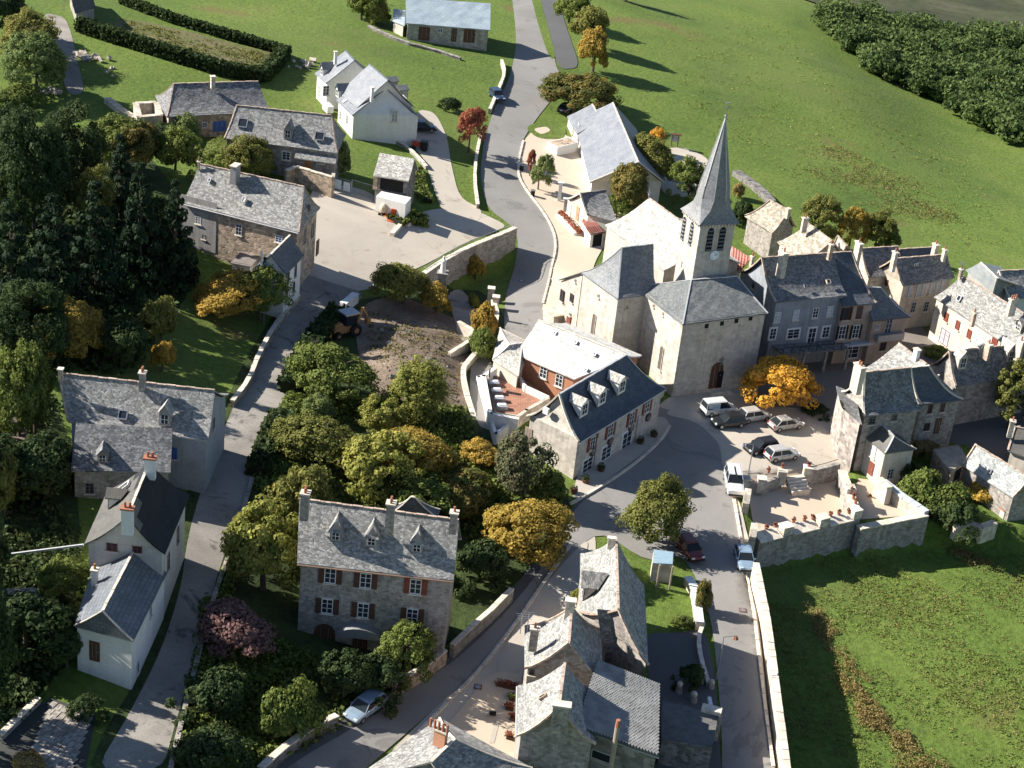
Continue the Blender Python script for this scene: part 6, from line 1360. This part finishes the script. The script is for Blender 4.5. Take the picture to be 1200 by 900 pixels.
# fence panels by the yard
for i,(x0,y0,x1,y1) in enumerate(((391,222,411,228),(412,226,440,234))):
    a,c=at(x0,y0),at(x1,y1); t=thing('site_fence',a,('wire fence panel with white sheets' if i==0 else 'plain wire fence panel')+' between the porch wall and the white trailer','fence'); m=MB()
    for p in (a,c): m.tube(p,p+V3*1.9,.05)
    m.bar(a+V3*1.9,c+V3*1.9,.05); m.bar(a+V3*.2,c+V3*.2,.05); m.build('fence_frame',METAL,t)
    m=MB()
    for k in range(1,16): p=a.lerp(c,k/16); m.bar(p+V3*.2,p+V3*1.9,.015)
    w_=m.build('wire',METAL,t); w_['kind']='stuff'
    if i==0:
        for f in (.05,.55): m=MB(); p=a.lerp(c,f); q_=a.lerp(c,f+.38); m.prism([p+V3*.3,q_+V3*.3,q_+V3*1.6,p+V3*1.6],Vector((0,-.05,0))); m.build('sheet',plain('sheet_bluewhite',(.62,.68,.72)),t)
# statue
p=onz(517,341,4.4); t=thing('statue',Vector((p.x,p.y,3.)),'white robed statue on a stone pedestal below the yard wall','statue'); m=MB(); m.box(Vector((p.x,p.y,5.0)),1.1,1.1,3.6); m.box(Vector((p.x,p.y,6.9)),1.35,1.35,.2); m.build('pedestal',STG,t)
o=Vector((p.x,p.y,7.0)); m=MB()
for z0_,z1_,r0_,r1_ in ((0,.5,.42,.34),(.5,1.1,.34,.30),(1.1,1.5,.30,.33),(1.5,1.7,.33,.14),(1.7,1.78,.14,.1)): m.tube(o+V3*z0_,o+V3*z1_,r0_,r1_,10)
m.ball(o+V3*1.93,.16,10,8,1.2); m.tube(o+Vector((-.28,0,1.5)),o+Vector((-.1,-.3,1.15)),.1,.07); m.tube(o+Vector((.28,0,1.5)),o+Vector((.1,-.3,1.15)),.1,.07); m.build('figure',PLW,t)
# lamps
def lamp(label,px,py,h,arm,group='street lamps'):
    b=at(px,py); t=thing('street_lamp',b,label,'street lamp',group); m=MB(); m.tube(b,b+V3*h,.08,.05); m.build('pole',METAL,t); e_=b+V3*h+Vector(arm)
    m=MB(); m.bar(b+V3*h,e_,.06); m.build('arm',METAL,t); m=MB(); m.tube(e_-V3*.35,e_-V3*.02,.28,.1); m.build('lamp_shade',TERRA if 'orange' in label else METAL,t); return t
def kerb(pts,nm='kerb'):
    P=smooth([at(x,y,.12) for x,y in pts],2); P=[Vector((p.x,p.y,H(p.x,p.y)+.14)) for p in P]; o=None
    for a,c in zip(P,P[1:]):
        k=max(1,int((c-a).length/1.4))
        for j in range(k):
            m=MB(); m.bar(a.lerp(c,j/k),a.lerp(c,(j+.95)/k),.28,.22); o=structure(m.build(nm,COP)) if o is None else m.build('kerb_stone',COP,o)
kerb([(613,166),(606,196),(610,216),(642,256),(653,285),(645,320),(636,357)])
kerb([(857,570),(861,592),(873,660),(880,700),(888,760),(899,850),(906,900)])
kerb([(668,592),(700,574),(740,548),(776,516),(785,500)])
kerb([(668,640),(640,680),(600,738),(560,790),(520,828),(470,880)])
for i,(x,y) in enumerate(((870,716),(795,590),(560,806),(611,330))):
    b=at(x,y,.1); t=thing('drain_cover',b,'small rusty drain cover, '+['beside the right-hand road parapet','in the road junction above the round tree','at the kerb of the sandy forecourt','on the main road left of the church'][i],'drain cover'); m=MB(); m.box(b,.7,.7,.05); m.build('frame',plain('rust_iron',(.16,.09,.06)),t); m=MB(); m.tube(b,b+V3*.04,.26,n=12); m.build('lid',METAL,t)
lamp('double-armed lamp post at the corner of car park and terrace',876,560,4.2,(-1.1,-.1,.1)); 
lamp('lamp post with an orange shade over the shaded courtyard of the right-hand road',839,797,4.8,(1.1,.2,.15))
lamp('lamp on the lane wall beside the narrow white house',309,380,3.6,(1.0,.2,.1))
b=at(75,14); t=thing('globe_lamp',b,'white globe lamp at the top left corner','lamp'); m=MB(); m.tube(b,b+V3*2.2,.07); m.build('pole',METAL,t); m=MB(); m.ball(b+V3*2.7,.65,12,8,.8); m.build('globe',WHITE,t)
# kiosk sign by the junction
e=thing('bread_oven_shelter',at(770,690),'small shelter with a blue-grey metal roof on timber posts on the little lawn','shelter'); z=H(*at(770,690)[:2])
P=[onz(x,y,z+2.5) for x,y in ((765,661),(788,662),(789,648),(766,645))]; m=MB(); m.prism(P,V3*.12); m.build('roof',plain('roof_blue_metal',(.25,.36,.42),.5),e); m=MB(); m.prism([p-V3*2.6 for p in [P[0].lerp(P[3],.3),P[1].lerp(P[2],.3),P[2],P[3]]],V3*2.5); m.build('body',STP,e)
for x,y in ((769,689),(784,691)): p=at(x,y); m=MB(); m.tube(p,p+V3*2.7,.1); m.build('post',WOODB if 0 else plain('post_timber',(.3,.25,.19)),e)
# information sign, bins and poles on the sandy pavement
for i,(x,y,hh_,nm,lb) in enumerate(((655,236,2.8,'sign_pylon','white information pylon on the pavement below the hall'),(662,248,1.9,'phone_post','narrow grey post box stand beside the white pylon'))):
    b=at(x,y); t=thing(nm,b,lb,'sign'); m=MB(); m.box(b+V3*hh_/2,.5,.3,hh_); m.build('panel',WHITE if i==0 else METAL,t); m=MB(); m.box(b+V3*(hh_+.06),.9,.6,.12); m.build('cap',WHITE,t)
for i,(x,y) in enumerate(((611,200),(624,230))):
    b=at(x,y); t=thing('litter_bin',b,'dark litter bin on the sandy pavement, '+('upper one near the orange sapling' if i==0 else 'lower one near the young street tree'),'litter bin'); m=MB(); m.tube(b,b+V3*.9,.3,.33,10); m.build('bin_body',BLACK,t); m=MB(); m.tube(b+V3*.9,b+V3*.98,.36,.36,10); m.build('lid',METAL,t)
b=at(667,262); t=thing('raised_bed',b,'long curved raised flower bed with white edging beside the stone cottage','flower bed'); P=smooth([at(657,254,.25),at(665,262,.25),at(674,272,.25),at(678,276,.25)],2); m=MB()
for a,c in zip(P,P[1:]): m.bar(a,c,1.6,.5)
m.build('edging',PLW,t); rng=np.random.default_rng(3); v,tn=leafcloud(np.array([tuple(p+V3*.35) for p in P for _ in range(4)]),np.full(len(P)*4,.5),12,.14,rng); v=v-np.array(b); me=fastmesh('flowers',v,np.arange(len(v)),4,tn); me.materials.append(FM['red']); o=bpy.data.objects.new('flowers',me); C.objects.link(o); o.parent=t
for i,(x,y,hh_,r) in enumerate(((795,812,1.3,.35),(822,800,1.5,.3),(812,822,1.0,.4),(833,806,.8,.35))):
    b=at(x,y); t=thing('garden_ornament',b,['pale rounded stone ornament standing in the shaded courtyard','taller pale figure-like stone among the dark courtyard shrubs','low pale stone trough in the shaded courtyard','small blue-grey urn beside the courtyard edge'][i],'ornament','stone ornaments in the courtyard'); m=MB(); m.tube(b,b+V3*hh_*.6,r,r*.7,10); m.build('base',STG,t); m=MB(); m.ball(b+V3*hh_*.75,r*.8,10,8,1.2); m.build('top',STP,t)
# bird box sign in the meadow
b=at(790,172); t=thing('notice_board',b,'wooden notice board with a little roof in the grass behind the hall','notice board'); m=MB(); m.tube(b+Vector((-.5,0,0)),b+Vector((-.5,0,2)),.07); m.tube(b+Vector((.5,0,0)),b+Vector((.5,0,2)),.07); m.build('post',WOODB,t); m=MB(); m.box(b+V3*1.3,1.3,.1,.9); m.build('board',METAL,t); m=MB(); m.box(b+V3*2.05,1.8,.9,.12); m.build('roof',WOODB,t)
# stone piles
random.seed(11)
for lb,x,y,n,r in (('heap of pale quarried stones on the grass at the upper left',100,68,16,.75),('small scatter of stones near the path at the upper left',60,108,12,.6),('rubble pile below the hedge beside the modern white house',359,78,12,.7),('stones tumbled beside the white trailer',488,258,8,.4),('cairn of grey stones on the upper left lawn',127,86,7,.45)):
    b=at(x,y); t=thing('stone_heap',b,lb,'stones')
    for i in range(n):
        m=MB(); p=b+Vector((random.gauss(0,1.1)*r*1.6,random.gauss(0,1)*r*2,random.uniform(.1,.5)*r)); a=Vector((random.gauss(0,1),random.gauss(0,1),random.gauss(0,.3))).normalized(); u_=a.orthogonal().normalized(); m.box(p,random.uniform(.6,1.7)*r,random.uniform(.5,.9)*r,random.uniform(.4,.7)*r,a,u_,a.cross(u_)); m.build('stone',STP if random.random()<.6 else STG,t)
random.seed(5)
b=at(505,415); t=thing('rubble_pile',b,'scattered rubble and stones on the bare earth bank left of the inn','stones')
for i in range(34):
    p=at(random.uniform(445,548),random.uniform(375,455),.05); m=MB(); a=Vector((random.gauss(0,1),random.gauss(0,1),random.gauss(0,.3))).normalized(); u_=a.orthogonal().normalized(); k=random.uniform(.25,.7); m.box(p,k,k*.7,k*.5,a,u_,a.cross(u_)); m.build('stone',STP if random.random()<.4 else STD,t)
# long plank and white beams at left edge
a,c=onz(0,651,9.5),onz(98,638.5,11.8); t=thing('gutter_pole',a,'long white pole running from the left frame edge to the black-roofed house eave','pole'); m=MB(); m.bar(a,c,.16); m.build('pole_shaft',ZINC,t)
t=thing('open_shed',onz(22,710,6),'small open shed with a pale flat roof at the left edge','shed'); z=8.2; P=[onz(x,y,z) for x,y in ((2,700),(42,697),(41,690),(1,692))]; m=MB(); m.prism(P,V3*.15); m.build('roof',STG,t)
for p in P: m=MB(); m.tube(p,p-V3*3,.12); m.build('post',WHITE,t)
b=at(122,785,1.2); t=thing('garden_chair',b,'white plastic chair beside the brown door of the white cottage','chair'); m=MB(); m.box(b+V3*.42,.5,.5,.06); m.build('seat',WHITE,t); m=MB(); m.box(b+Vector((0,.24,.7)),.5,.05,.55); m.build('backrest',WHITE,t)
for x in(-.2,.2):
    for y in (-.2,.2): m=MB(); m.box(b+Vector((x,y,.2)),.05,.05,.4); m.build('leg',WHITE,t)
# ruined shed at left edge
h=house('lean_shed','brown-roofed low shed among the shrubs at the left frame edge','shed',7.,2.2,3.0,[(14,512),(40,518),(2,474),(14,468),(6,490),(24,488)],STD,plain('bark_roof',(.16,.12,.10),.95,0,.3,2),sag=.1,ridge=False)
# forecourt planters
for i,(x,y,w) in enumerate(((590,805,1.3),(598,807,1.3),(600,821,.5),(597,832,.7),(601,844,.5),(597,866,.6))):
    b=at(x,y); t=thing('flower_planter',b,['wooden trough with red flowers at the far end of the forecourt, left one','wooden trough with red flowers at the far end of the forecourt, right one','little green potted bush against the wide chimney house','pot of pink flowers in the middle of the forecourt wall','small red flower pot below the pink one','leafy pot near the downpipe at the bottom of the forecourt'][i],'planter','forecourt planters'); m=MB(); m.box(b+V3*.2,w,.5,.4); m.build('trough',WOODB,t)
    rng=np.random.default_rng(i); v,tn=leafcloud(np.array([(rng.uniform(-w/2,w/2),0,.55) for _ in range(8)]),np.full(8,.3),14,.1,rng); me=fastmesh('flowers',v,np.arange(len(v)),4,tn); me.materials.append(FM['red' if i!=2 else 'green']); o=bpy.data.objects.new('flowers',me); C.objects.link(o); o.parent=t
b=at(577,840); t=thing('sandwich_board',b,'small dark A-board on the pale line of the forecourt','sign'); m=MB(); m.box(b+V3*.35,.6,.1,.7,None,Vector((0,.9,.4)),Vector((0,-.4,.9))); m.build('board',BLACK,t)
sheet('forecourt_line',[(589,815),(593,815),(579,872),(573,872)],PAVE,.12,False)
# inn front flower tubs
for i,(x,y) in enumerate(((686,566),(704,552),(750,520),(672,578),(766,512))):
    b=at(x,y); t=thing('flower_tub',b,'dark round tub of plants on the inn pavement, '+['between the two left windows','under the second window','right of the glazed door','nearest the left corner','nearest the church end'][i],'tub','tubs along the inn front'); m=MB(); m.tube(b,b+V3*.5,.35,.45,12); m.build('tub',WOODB,t); rng=np.random.default_rng(i+20); v,tn=leafcloud(np.array([(0,0,.65)]*4),np.full(4,.45),20,.1,rng); me=fastmesh('plants',v,np.arange(len(v)),4,tn); me.materials.append(FM['dark']); o=bpy.data.objects.new('plants',me); C.objects.link(o); o.parent=t
